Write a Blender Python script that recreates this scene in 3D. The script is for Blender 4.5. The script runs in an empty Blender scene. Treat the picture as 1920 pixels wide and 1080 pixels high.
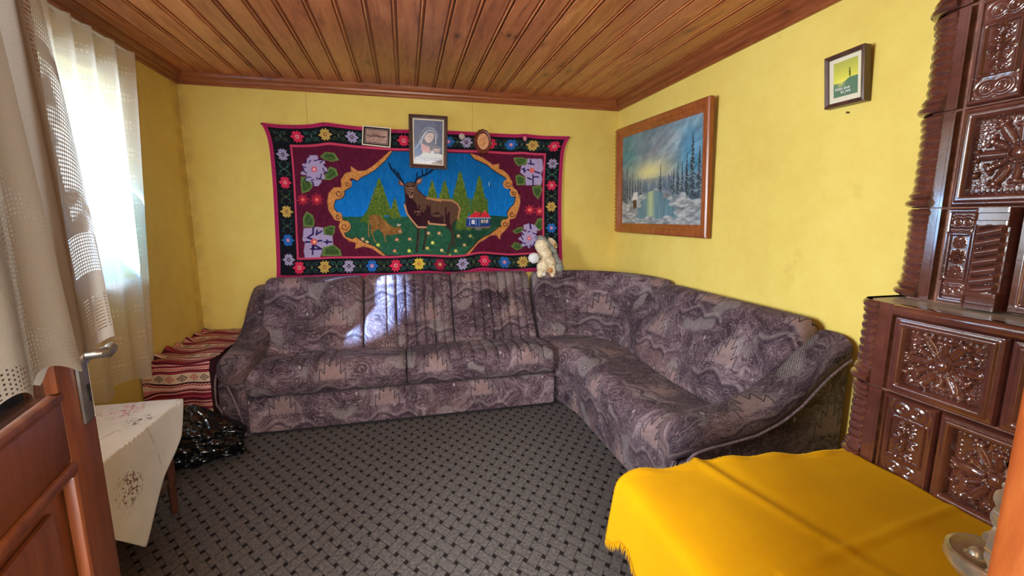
import bpy, bmesh, math, random
import numpy as np
from math import pi, sin, cos, tan, radians, atan2, sqrt
from mathutils import Matrix, Vector, Euler
random.seed(7); RNG = np.random.default_rng(11)
SC = bpy.context.scene
COL = SC.collection

# ---------------------------------------------------------------- camera model
FPX, VPX, VPY, CH = 820.0, 758.0, 409.0, 1.40       # focal length (px), vanishing point of the room depth, eye height
_a = atan2(540 - VPY, FPX)
_up = np.array([0, cos(_a), -sin(_a)])
_Y = np.array([VPX - 960, -(VPY - 540), FPX]); _Y = _Y / np.linalg.norm(_Y)
_X = np.cross(_up, _Y)
CR = np.array([_X, _Y, _up])
def at(x, y, axis, v):
    """a measured photo point turned into a room point on the plane axis = v"""
    r = CR @ np.array([x - 960, 540 - y, FPX]); i = 'XYZ'.index(axis)
    t = (v - (0, 0, CH)[i]) / r[i]
    return np.array([0, 0, CH]) + t * r
def proj(P):
    P = np.asarray(P, float) - np.array([0, 0, CH]); c = P @ CR
    return 960 + FPX * c[..., 0] / c[..., 2], 540 - FPX * c[..., 1] / c[..., 2]

cam_d = bpy.data.cameras.new('camera'); cam = bpy.data.objects.new('camera', cam_d); COL.objects.link(cam)
cam_d.sensor_width = 36; cam_d.lens = FPX / 1920 * 36; cam_d.clip_start = 0.01
M = Matrix.Identity(4)
for i in range(3):
    M[i][0] = CR[i][0]; M[i][1] = CR[i][1]; M[i][2] = -CR[i][2]; M[i][3] = (0, 0, CH)[i]
cam.matrix_world = M
SC.camera = cam

# ---------------------------------------------------------------- world, lights, exposure
SC.view_settings.view_transform = 'Standard'; SC.view_settings.look = 'None'
SC.view_settings.gamma = 1; SC.view_settings.use_curve_mapping = False
SC.view_settings.exposure = 0.22
SC.cycles.use_denoising = True
SC.cycles.max_bounces = 10; SC.cycles.diffuse_bounces = 5; SC.cycles.transparent_max_bounces = 12
SC.cycles.sample_clamp_indirect = 6
W = bpy.data.worlds.new('world'); SC.world = W; W.use_nodes = True
_bg = W.node_tree.nodes['Background']; _bg.inputs[0].default_value = (0.86, 0.93, 1.0, 1); _bg.inputs[1].default_value = 2.6
def area(name, loc, direction, sx, sy, power, color=(1, 1, 1)):
    d = bpy.data.lights.new(name, 'AREA'); d.shape = 'RECTANGLE'; d.size = sx; d.size_y = sy; d.energy = power; d.color = color
    o = bpy.data.objects.new(name, d); COL.objects.link(o); o.location = loc
    o.rotation_euler = Vector(direction).to_track_quat('-Z', 'Y').to_euler(); return o
area('daylight_window_far', (-2.15, 2.62, 1.75), (1, 0.05, -0.12), 1.0, 1.2, 26, (0.93, 0.97, 1.0))
area('daylight_window_near', (-2.15, 1.2, 1.70), (1, 0.10, -0.12), 1.0, 1.2, 205, (0.93, 0.97, 1.0))
area('hall_daylight', (0.0, -1.6, 1.9), (0.05, 1, -0.05), 1.8, 1.5, 185, (1.0, 0.98, 0.96))
_sp = bpy.data.lights.new('glint_spot', 'SPOT'); _sp.energy = 62000; _sp.color = (0.30, 0.55, 1.0); _sp.spot_size = radians(6.0); _sp.spot_blend = 0.55; _sp.shadow_soft_size = 0.02
_so = bpy.data.objects.new('glint_spot', _sp); COL.objects.link(_so)     # spot added outside the far window to throw the bluish patch on the sofa
_so.location = (-4.6, 1.45, 3.05); _so.rotation_euler = (Vector((-0.30, 3.50, 0.70)) - Vector(_so.location)).to_track_quat('-Z', 'Y').to_euler()
_so.scale = (0.75, 1.35, 1)

# ---------------------------------------------------------------- helpers
def lin(c):
    c = np.asarray(c, float) / 255.0
    return np.where(c <= 0.04045, c / 12.92, ((c + 0.055) / 1.055) ** 2.4)
def rgba(c): return tuple(float(v) for v in lin(c)) + (1.0,)

def tag(o, label=None, cat=None, group=None, kind=None):
    if label: o['label'] = label
    if cat: o['category'] = cat
    if group: o['group'] = group
    if kind: o['kind'] = kind
    return o
def thing(name, loc, label, cat, group=None, kind=None):
    o = bpy.data.objects.new(name, None); COL.objects.link(o); o.location = loc; o.empty_display_size = 0.1
    o['_loc'] = tuple(loc)
    return tag(o, label, cat, group, kind)
def link(name, me, mat=None, parent=None, smooth=True):
    o = bpy.data.objects.new(name, me); COL.objects.link(o)
    if mat is not None and len(me.materials) == 0: me.materials.append(mat)
    if parent is not None:
        o.parent = parent
        off = Vector((0, 0, 0)); p = parent
        while p is not None: off += Vector(p.location); p = p.parent
        o.location = -off                       # meshes are written in room coordinates
    if smooth:
        me.polygons.foreach_set('use_smooth', [True] * len(me.polygons))
        try: me.set_sharp_from_angle(angle=radians(38))
        except Exception: pass
    return o
def fixorigin(o):
    """move the object origin to the bottom centre of its mesh"""
    me = o.data; n = len(me.vertices); co = np.empty(n * 3); me.vertices.foreach_get('co', co); co = co.reshape(-1, 3)
    c = np.array([(co[:, 0].min() + co[:, 0].max()) / 2, (co[:, 1].min() + co[:, 1].max()) / 2, co[:, 2].min()])
    me.vertices.foreach_set('co', (co - c).ravel()); me.update()
    o.location = Vector(o.location) + Vector(c); return o
def mesh(name, V, F, mat=None, parent=None, smooth=True, uv=None, col=None, origin=True):
    me = bpy.data.meshes.new(name)
    V = np.asarray(V, float)
    me.from_pydata([tuple(v) for v in V], [], F); me.update()
    if uv is not None:
        l = me.uv_layers.new(name='UVMap'); vi = np.empty(len(me.loops), int); me.loops.foreach_get('vertex_index', vi)
        l.data.foreach_set('uv', np.asarray(uv, float)[vi].ravel())
    if col is not None:
        a = me.color_attributes.new('Col', 'FLOAT_COLOR', 'POINT')
        c4 = np.ones((len(V), 4)); c4[:, :3] = col; a.data.foreach_set('color', c4.ravel())
    o = link(name, me, mat, parent, smooth)
    return fixorigin(o) if origin else o
def grid_faces(nv, nu, wrapu=False, wrapv=False, base=0):
    j, i = np.meshgrid(np.arange(nv if wrapv else nv - 1), np.arange(nu if wrapu else nu - 1), indexing='ij')
    i2 = (i + 1) % nu; j2 = (j + 1) % nv
    return (np.stack([j * nu + i, j * nu + i2, j2 * nu + i2, j2 * nu + i], -1).reshape(-1, 4) + base)
def gridmesh(name, P, mat=None, parent=None, uv=None, col=None, wrapu=False, capv=False, smooth=True, flip=False, skirt=None):
    """P[nv][nu][3]. wrapu closes each row into a ring, capv closes both ends, skirt drops a rim by that vector"""
    P = np.asarray(P, float); nv, nu = P.shape[:2]
    F = [tuple(f) for f in grid_faces(nv, nu, wrapu).tolist()]
    V = P.reshape(-1, 3); uvs = None if uv is None else np.asarray(uv, float).reshape(-1, 2); cs = None if col is None else np.asarray(col).reshape(-1, 3)
    if capv and wrapu:
        F.append(tuple(range(nu))[::-1]); F.append(tuple(range((nv - 1) * nu, nv * nu)))
    if skirt is not None:
        ring = list(range(nu)) + [j * nu + nu - 1 for j in range(1, nv)] + [(nv - 1) * nu + i for i in range(nu - 2, -1, -1)] + [j * nu for j in range(nv - 2, 0, -1)]
        b = len(V); V = np.vstack([V, V[ring] + np.array(skirt)]); n = len(ring)
        F += [(ring[k], b + k, b + (k + 1) % n, ring[(k + 1) % n]) for k in range(n)]
        if uvs is not None: uvs = np.vstack([uvs, uvs[ring]])
        if cs is not None: cs = np.vstack([cs, cs[ring]])
    if flip: F = [f[::-1] for f in F]
    return mesh(name, V, F, mat, parent, smooth, uvs, cs)
def boxes(name, bs, mat=None, parent=None, bevel=0.0, smooth=False, seg=2):
    bm = bmesh.new()
    for (x0, x1, y0, y1, z0, z1) in bs:
        r = bmesh.ops.create_cube(bm, size=1.0)
        for v in r['verts']: v.co = ((x0 + x1) / 2 + v.co.x * (x1 - x0), (y0 + y1) / 2 + v.co.y * (y1 - y0), (z0 + z1) / 2 + v.co.z * (z1 - z0))
    if bevel > 0:
        bmesh.ops.bevel(bm, geom=bm.edges[:], offset=bevel, segments=seg, affect='EDGES', profile=0.5)
    me = bpy.data.meshes.new(name); bm.to_mesh(me); bm.free()
    return fixorigin(link(name, me, mat, parent, smooth or bevel > 0))
def tube(name, pts, r, mat=None, parent=None, n=10, uvscale=1.0, flat=1.0, upv=(0, 0, 1)):
    pts = np.asarray(pts, float); m = len(pts); r = np.broadcast_to(np.asarray(r, float), (m,))
    T = np.gradient(pts, axis=0); T /= np.linalg.norm(T, axis=1)[:, None] + 1e-9
    P = np.zeros((m, n, 3)); UV = np.zeros((m, n, 2)); th = np.arange(n) / n * 2 * pi
    L = np.concatenate([[0], np.cumsum(np.linalg.norm(np.diff(pts, axis=0), axis=1))])
    ref = np.array(upv, float)
    for k in range(m):
        s = np.cross(T[k], ref); s /= np.linalg.norm(s) + 1e-9; u = np.cross(s, T[k])
        P[k] = pts[k] + r[k] * (np.outer(np.cos(th), s) * flat + np.outer(np.sin(th), u))
        UV[k, :, 0] = L[k]; UV[k, :, 1] = th * r.max()
    return gridmesh(name, P, mat, parent, uv=UV, wrapu=True, capv=True)
def lathe(name, prof, mat=None, parent=None, loc=(0, 0, 0), axis='Z', n=28):
    prof = np.asarray(prof, float); th = np.arange(n) / n * 2 * pi
    P = np.zeros((len(prof), n, 3))
    for k, (r, h) in enumerate(prof):
        if axis == 'Z': P[k] = np.stack([r * np.cos(th), r * np.sin(th), np.full(n, h)], -1)
        elif axis == 'X': P[k] = np.stack([np.full(n, h), r * np.cos(th), r * np.sin(th)], -1)
        else: P[k] = np.stack([r * np.sin(th), np.full(n, h), r * np.cos(th)], -1)
    return gridmesh(name, P + np.array(loc), mat, parent, wrapu=True, capv=True)
def poly_arc(pts, step=0.02):
    """resample a polyline evenly"""
    pts = np.asarray(pts, float); L = np.concatenate([[0], np.cumsum(np.linalg.norm(np.diff(pts, axis=0), axis=1))])
    s = np.linspace(0, L[-1], max(2, int(L[-1] / step)))
    return np.stack([np.interp(s, L, pts[:, k]) for k in range(pts.shape[1])], -1), s
def smoothcurve(pts, n=60):
    """Catmull-Rom through pts"""
    p = np.asarray(pts, float); p = np.vstack([2 * p[0] - p[1], p, 2 * p[-1] - p[-2]]); out = []
    m = len(p) - 3; per = max(2, n // m)
    for k in range(m):
        a, b, c, d = p[k:k + 4]
        for t in np.linspace(0, 1, per, endpoint=False):
            out.append(0.5 * ((2 * b) + (c - a) * t + (2 * a - 5 * b + 4 * c - d) * t * t + (3 * b - a - 3 * c + d) * t ** 3))
    out.append(p[-2]); return np.array(out)
def vnoise(x, y, seed=0):
    """smooth value noise on arrays"""
    x = np.asarray(x, float); y = np.asarray(y, float); xi = np.floor(x).astype(int); yi = np.floor(y).astype(int); fx = x - xi; fy = y - yi
    fx = fx * fx * (3 - 2 * fx); fy = fy * fy * (3 - 2 * fy)
    def h(i, j):
        n = (i * 374761393 + j * 668265263 + seed * 974634777) & 0x7fffffff
        n = ((n ^ (n >> 13)) * 1274126177) & 0x7fffffff
        return ((n ^ (n >> 16)) & 0xffff) / 65535.0
    a, b, c, d = h(xi, yi), h(xi + 1, yi), h(xi, yi + 1), h(xi + 1, yi + 1)
    return (a * (1 - fx) + b * fx) * (1 - fy) + (c * (1 - fx) + d * fx) * fy
def fbm(x, y, seed=0, o=4):
    s = 0; a = 0.5
    for k in range(o): s = s + a * vnoise(x * 2 ** k, y * 2 ** k, seed + k); a *= 0.5
    return s / (1 - 0.5 ** o)

# ---------------------------------------------------------------- node expressions
class NT:
    def __init__(s, name):
        s.m = bpy.data.materials.new(name); s.m.use_nodes = True; s.t = s.m.node_tree; s.n = s.t.nodes; s.l = s.t.links
        s.b = s.n['Principled BSDF']; s.out = s.n['Material Output']
    def new(s, t, **k):
        n = s.n.new(t)
        for a, v in k.items(): setattr(n, a, v)
        return n
    def put(s, v, sock):
        if isinstance(v, Ex): v = v.s
        if hasattr(v, 'is_output'): s.l.new(v, sock)
        else: sock.default_value = v
    def math(s, op, *a):
        n = s.new('ShaderNodeMath', operation=op)
        for k, v in enumerate(a): s.put(v, n.inputs[k])
        return Ex(s, n.outputs[0])
    def uv(s):
        n = s.new('ShaderNodeUVMap'); n.uv_map = 'UVMap'; return n.outputs[0]
    def coord(s, kind='Object'):
        return s.new('ShaderNodeTexCoord').outputs[kind]
    def pos(s): return s.new('ShaderNodeNewGeometry').outputs['Position']
    def sep(s, v):
        n = s.new('ShaderNodeSeparateXYZ'); s.put(v, n.inputs[0]); return [Ex(s, o) for o in n.outputs]
    def comb(s, x, y, z=0.0):
        n = s.new('ShaderNodeCombineXYZ'); s.put(x, n.inputs[0]); s.put(y, n.inputs[1]); s.put(z, n.inputs[2]); return n.outputs[0]
    def noise(s, v, scale, detail=2.0, rough=0.5, dist=0.0, out=0):
        n = s.new('ShaderNodeTexNoise'); s.put(v, n.inputs['Vector']); n.inputs['Scale'].default_value = scale; n.inputs['Detail'].default_value = detail
        n.inputs['Roughness'].default_value = rough; n.inputs['Distortion'].default_value = dist
        return Ex(s, n.outputs[out]) if out == 0 else n.outputs[out]
    def voro(s, v, scale, feature='F1', out=0):
        n = s.new('ShaderNodeTexVoronoi', feature=feature); s.put(v, n.inputs['Vector']); n.inputs['Scale'].default_value = scale; return Ex(s, n.outputs[out])
    def ramp(s, f, stops):
        n = s.new('ShaderNodeValToRGB'); s.put(f, n.inputs[0]); e = n.color_ramp.elements
        while len(e) < len(stops): e.new(0.5)
        for k, (p, c) in enumerate(stops): e[k].position = p; e[k].color = rgba(c)
        return n.outputs[0]
    def mix(s, f, a, b, mode='MIX'):
        n = s.new('ShaderNodeMix', data_type='RGBA', blend_type=mode); s.put(f, n.inputs[0])
        s.put(rgba(a) if isinstance(a, tuple) and len(a) == 3 else a, n.inputs[6]); s.put(rgba(b) if isinstance(b, tuple) and len(b) == 3 else b, n.inputs[7]); return n.outputs[2]
    def vadd(s, a, b):
        n = s.new('ShaderNodeVectorMath', operation='ADD'); s.put(a, n.inputs[0]); s.put(b, n.inputs[1]); return n.outputs[0]
    def vmul(s, a, k):
        n = s.new('ShaderNodeVectorMath', operation='MULTIPLY'); s.put(a, n.inputs[0]); n.inputs[1].default_value = k if hasattr(k, '__len__') else (k, k, k); return n.outputs[0]
    def bump(s, h, strength=0.4, dist=0.01, normal=None):
        n = s.new('ShaderNodeBump'); s.put(h, n.inputs['Height']); n.inputs['Strength'].default_value = strength; n.inputs['Distance'].default_value = dist
        if normal is not None: s.l.new(normal, n.inputs['Normal'])
        s.l.new(n.outputs[0], s.b.inputs['Normal']); return n.outputs[0]
    def set(s, **k):
        for a, v in k.items():
            a = {'color': 'Base Color', 'rough': 'Roughness', 'metal': 'Metallic', 'spec': 'Specular IOR Level', 'coat': 'Coat Weight', 'coatr': 'Coat Roughness', 'sheen': 'Sheen Weight', 'trans': 'Transmission Weight', 'alpha': 'Alpha'}[a]
            s.put(rgba(v) if isinstance(v, tuple) and len(v) == 3 else v, s.b.inputs[a])
        return s
class Ex:
    def __init__(s, nt, sock): s.nt = nt; s.s = sock
    def _b(op, r=False):
        def f(s, o): return s.nt.math(op, o, s) if r else s.nt.math(op, s, o)
        return f
    __add__ = _b('ADD'); __radd__ = _b('ADD', True); __sub__ = _b('SUBTRACT'); __rsub__ = _b('SUBTRACT', True)
    __mul__ = _b('MULTIPLY'); __rmul__ = _b('MULTIPLY', True); __truediv__ = _b('DIVIDE'); __rtruediv__ = _b('DIVIDE', True)
    lt = _b('LESS_THAN'); gt = _b('GREATER_THAN'); mn = _b('MINIMUM'); mx = _b('MAXIMUM'); mod = _b('FLOORED_MODULO'); pw = _b('POWER')
    def abs(s): return s.nt.math('ABSOLUTE', s)
    def frac(s): return s.nt.math('FRACT', s)
    def floor(s): return s.nt.math('FLOOR', s)
    def sin(s): return s.nt.math('SINE', s)
    def sqrt(s): return s.nt.math('SQRT', s)
    def step(s, a, b):
        """smooth 0..1 between a and b"""
        n = s.nt.new('ShaderNodeMapRange', interpolation_type='SMOOTHSTEP'); s.nt.put(s, n.inputs[0]); n.inputs[1].default_value = a; n.inputs[2].default_value = b; return Ex(s.nt, n.outputs[0])
# ---------------------------------------------------------------- materials
def m_simple(name, c, rough=0.5, metal=0.0, spec=0.5, coat=0.0, var=0.0, scale=20, bump=0.0):
    t = NT(name); t.set(color=c, rough=rough, metal=metal, spec=spec, coat=coat)
    if var or bump:
        n = t.noise(t.coord(), scale, 4, 0.6)
        if var:
            a = tuple(max(0, v * (1 - var)) for v in c); b = tuple(min(255, v * (1 + var)) for v in c)
            t.set(color=t.ramp(n, [(0.3, a), (0.7, b)]))
        if bump: t.bump(n, bump, 0.01)
    return t.m
def m_wall():
    t = NT('wall_yellow_plaster'); p = t.pos()
    big = t.noise(p, 1.3, 4, 0.6); fine = t.noise(p, 9, 5, 0.65); grime = t.noise(p, 3.1, 6, 0.7)
    c = t.ramp(big * 0.6 + fine * 0.4, [(0.32, (222, 192, 96)), (0.5, (230, 203, 106)), (0.68, (236, 212, 118))])
    x, y, z = t.sep(p)
    blot = (grime.step(0.60, 0.74)) * 0.35
    c = t.mix(blot, c, (196, 158, 72))
    corner = ((x + 1.57).abs().step(0.10, 0.0) * (y - 3.7).step(0, 0.1)) * fine.step(0.35, 0.6) * 0.5     # mottled darker tint in the far left corner
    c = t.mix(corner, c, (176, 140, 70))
    # brush marks and a hairline crack on the far wall
    wob = t.noise(p, 7, 3) * 0.05
    crack = ((x + wob - 0.02 + 0.70).abs().lt(0.0022)) * y.gt(3.8) * z.gt(2.06)
    crack2 = ((x + wob - 0.02 - 0.60).abs().lt(0.0018)) * y.gt(3.8) * z.gt(2.12)
    c = t.mix((crack + crack2) * 0.55, c, (150, 120, 70))
    t.set(color=c, rough=0.82, spec=0.25)
    t.bump(fine * 0.6 + t.noise(p, 60, 3) * 0.25, 0.25, 0.006)
    return t.m
def m_wood(name, dark, mid, light, axis='Y', knots=True, rough=0.38, grain=1.0, rnd=True, coat=0.25):
    t = NT(name); p = t.coord()
    if rnd:
        oi = t.new('ShaderNodeObjectInfo'); r = Ex(t, oi.outputs['Random'])
        p = t.vadd(p, t.comb(r * 13.0, r * 7.3, r * 5.1))
    st = {'Y': (9, 0.7, 9), 'X': (0.7, 9, 9), 'Z': (9, 9, 0.7)}[axis]
    sv = t.vmul(p, st)
    warp = t.noise(p, 2.2, 2, out=1)
    g = t.noise(t.vadd(sv, t.vmul(warp, 0.8)), 3.0 * grain, 6, 0.62, 0.6)
    fine = t.noise(t.vmul(p, tuple(v * 6 for v in st)), 3.0, 3, 0.6)
    f = g * 0.75 + fine * 0.25
    c = t.ramp(f, [(0.28, dark), (0.48, mid), (0.72, light)])
    if rnd:
        hs = t.new('ShaderNodeHueSaturation'); t.put(c, hs.inputs['Color']); t.put(0.78 + r * 0.4, hs.inputs['Value']); t.put(0.497 + r * 0.008, hs.inputs['Hue']); c = hs.outputs[0]
    if knots:
        kst = {'Y': (1.0, 0.42, 1.0), 'X': (0.42, 1, 1), 'Z': (1, 1, 0.42)}[axis]
        kv = t.vadd(t.vmul(p, kst), t.vmul(warp, 0.05))
        k = t.voro(kv, 5.5)
        c = t.mix((k.step(0.105, 0.035)) * 0.85, c, tuple(int(v * 0.38) for v in dark))
        c = t.mix((k.step(0.22, 0.10)) * 0.35, c, dark)
    t.set(color=c, rough=rough, coat=coat, coatr=0.25)
    t.bump(f, 0.15, 0.004)
    return t.m
def m_carpet():
    t = NT('carpet_basket_weave'); p = t.pos(); x, y, z = t.sep(p)
    X = x - 0.275; Y = y - 2.079
    wn = t.noise(p, 30, 2) * 0.010 - 0.005
    # lattice of gaps: a = (.040,-.0525), b = (.040,.0525)
    U = (X / 0.040 - Y / 0.0525) * 0.5 + wn * 6.0; V = (X / 0.040 + Y / 0.0525) * 0.5 + wn * 6.0
    fu = U.frac(); fv = V.frac()
    par = ((U.floor() + V.floor()).mod(2.0))
    du = (0.5 - (fu - 0.5).abs()); dv = (0.5 - (fv - 0.5).abs())     # distance to the lattice lines
    sq = (du.step(0.18, 0.12)) * (dv.step(0.18, 0.12))            # dark square in each gap
    # the strip that lies over runs on past the gap; a thin dark seam follows its two long sides
    over = par.gt(0.5)
    seam = (dv - 0.13).abs().step(0.055, 0.015) * over + (du - 0.13).abs().step(0.055, 0.015) * (1.0 - over)
    fib = t.noise(p, 260, 3, 0.7); fib2 = t.noise(p, 70, 4, 0.7); big = t.noise(p, 1.6, 3)
    c = t.ramp(fib * 0.5 + fib2 * 0.5, [(0.34, (50, 45, 45)), (0.5, (86, 80, 78)), (0.66, (126, 118, 113))])
    c = t.mix(big.step(0.35, 0.7) * 0.2, c, (88, 82, 80))
    c = t.mix(seam * 0.62, c, (44, 38, 41))
    c = t.mix(sq * 0.93, c, (22, 17, 20))
    lint = t.voro(p, 2.6).lt(0.006)
    c = t.mix(lint, c, (160, 155, 150))
    t.set(color=c, rough=0.95, spec=0.1)
    t.bump(fib * 0.4 + fib2 * 0.4 - sq * 0.8 - seam * 0.4, 0.55, 0.004)
    return t.m
def m_fabric(name='sofa_fabric', gain=1.0):
    t = NT(name); uv = t.uv(); u, v, _ = t.sep(uv)
    P = uv
    w1 = t.noise(P, 2.6, 2, 0.5, out=1); Pw = t.vadd(P, t.vmul(w1, 0.42))
    n1 = t.noise(Pw, 5.6, 4, 0.62, 0.9)
    n2 = t.noise(t.vadd(P, t.vmul(w1, 0.15)), 1.9, 2, 0.5)
    n3 = t.noise(Pw, 62, 4, 0.75, 2.4)
    G = gain
    def g(c): return tuple(min(255, int(x * G)) for x in c)
    c = t.ramp(n1 * 0.55 + n3 * 0.45, [(0.36, g((36, 24, 33))), (0.46, g((68, 49, 58))), (0.55, g((104, 82, 90))), (0.66, g((168, 146, 150)))])
    c = t.mix(n2.step(0.50, 0.66) * 0.45, c, g((142, 106, 100)))                       # rose brown clouds
    c = t.mix((t.noise(P, 3.3, 1)).step(0.54, 0.66) * 0.55, c, g((60, 42, 54)))         # plum clouds
    # flowing contour lines, light and dark
    cl = ((n1 * 13.0).frac() - 0.5).abs()
    c = t.mix(cl.step(0.11, 0.03) * 0.34, c, g((190, 170, 170)))
    c = t.mix(cl.step(0.40, 0.47) * 0.70, c, g((34, 23, 30)))
    c2 = ((n3 * 7.0).frac() - 0.5).abs()
    c = t.mix(c2.step(0.40, 0.49) * t.noise(P, 7, 1).step(0.4, 0.55) * 0.55, c, g((40, 28, 36)))
    c = t.mix(c2.step(0.08, 0.02) * t.noise(P, 6, 1).step(0.45, 0.6) * 0.35, c, g((180, 160, 162)))
    # net / hatch patches
    mask = t.noise(t.vadd(P, (3.1, 1.7, 0)), 5.0, 1).step(0.60, 0.66)
    hx = ((u * 1.0 + v * 0.7 + n3 * 0.010) * 95.0).frac(); hy = ((u * -0.75 + v * 1.0 + n3 * 0.010) * 95.0).frac()
    hatch = hx.lt(0.30).mx(hy.lt(0.30))
    c = t.mix(mask * hatch * 0.5, c, g((190, 178, 174))); c = t.mix(mask * (1.0 - hatch) * 0.6, c, g((52, 38, 46)))
    # crown motif with zigzag outline, half-drop repeat
    TU, TV = 0.66, 0.62
    for (ou, ov, tone) in ((0.13, 0.13, (164, 128, 118)), (0.46, 0.44, (156, 122, 116))):
        xx = (u + ou).mod(TU) - TU * 0.5; yy = (v + ov).mod(TV) - TV * 0.42
        ax = xx.abs()
        # stepped crown: each step rises to an outward spike
        yt = (ax * 1.25 + 0.138) * ax.lt(0.020) + ((ax - 0.020) * 1.15 + 0.082) * ax.gt(0.020) * ax.lt(0.048) + ((ax - 0.048) * 1.15 + 0.030) * ax.gt(0.048) * ax.lt(0.078)
        inn = (yt - yy).gt(0.0) * yy.gt(0.0) * ax.lt(0.078)
        halo = (0.205 - yy - ax * 1.35).step(0.0, 0.03) * (yy + 0.01).gt(0.0) * ax.lt(0.115)
        c = t.mix(halo * 0.22, c, g((168, 150, 152)))
        c = t.mix(inn * (n3.step(0.2, 0.8) * 0.25 + 0.30), c, g(tone))
        line = ((yt - yy).abs().lt(0.0038)) * ax.lt(0.078)
        for xa_, ya_, yb_ in ((0.020, 0.082, 0.163), (0.048, 0.030, 0.114), (0.078, -0.02, 0.064)):
            line = line.mx((ax - xa_).abs().lt(0.0024) * yy.gt(ya_) * yy.lt(yb_))
        c = t.mix(line * 0.88, c, g((34, 24, 32)))
        # ridge below the crown
        rid = yy + 0.055 + (xx * 34.0).sin() * 0.020 + ax * 0.22
        band = rid.abs().step(0.015, 0.005) * ax.lt(0.20)
        c = t.mix(band * 0.26, c, g((160, 142, 142)))
        dk = (rid + 0.026).abs().step(0.015, 0.003) * ax.lt(0.19)
        c = t.mix(dk * 0.65, c, g((48, 34, 44)))
        # small diamond beside it
        dx = (u + ou + 0.20).mod(TU) - TU * 0.5; dm = dx.abs() * 1.7 + (yy - 0.09).abs()
        c = t.mix(dm.step(0.034, 0.028) * 0.7, c, g((58, 42, 52))); c = t.mix(dm.step(0.020, 0.016) * 0.7, c, g((176, 160, 160)))
    wv = t.noise(P, 420, 2, 0.6)
    c = t.mix(wv.step(0.3, 0.7) * 0.22, c, g((60, 46, 54)))
    t.set(color=c, rough=0.85, spec=0.2, sheen=0.06)
    t.b.inputs['Sheen Tint'].default_value = (0.8, 0.75, 0.85, 1); t.b.inputs['Sheen Roughness'].default_value = 0.4
    t.bump(wv * 0.5 + n3 * 0.3, 0.25, 0.003)
    return t.m
def m_vcol(name, rough=0.9, spec=0.15, weave=0.0, coat=0.0):
    t = NT(name); a = t.new('ShaderNodeVertexColor'); a.layer_name = 'Col'
    c = a.outputs[0]
    if weave:
        n = t.noise(t.coord(), weave, 3, 0.7); c = t.mix(n.step(0.3, 0.75) * 0.22, c, t.mix(1.0, c, (150, 150, 150), 'MULTIPLY'))
        t.bump(n, 0.5, 0.004)
    t.set(color=c, rough=rough, spec=spec, coat=coat, coatr=0.08); return t.m
def m_glaze():
    t = NT('brown_glazed_ceramic'); p = t.pos()
    n = t.noise(p, 7, 4, 0.6); f = t.noise(p, 130, 3, 0.6)
    c = t.ramp(n, [(0.3, (74, 38, 32)), (0.55, (94, 50, 42)), (0.75, (112, 66, 56))])
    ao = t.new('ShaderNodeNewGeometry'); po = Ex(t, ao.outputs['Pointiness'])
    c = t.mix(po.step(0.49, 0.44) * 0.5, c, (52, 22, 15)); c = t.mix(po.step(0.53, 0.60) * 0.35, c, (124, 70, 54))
    t.set(color=c, rough=0.15, spec=0.6, coat=0.7, coatr=0.06); t.b.inputs['IOR'].default_value = 1.7; t.b.inputs['Coat IOR'].default_value = 1.65
    t.bump(f * 0.4 + n * 0.6, 0.14, 0.004)
    return t.m
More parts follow.
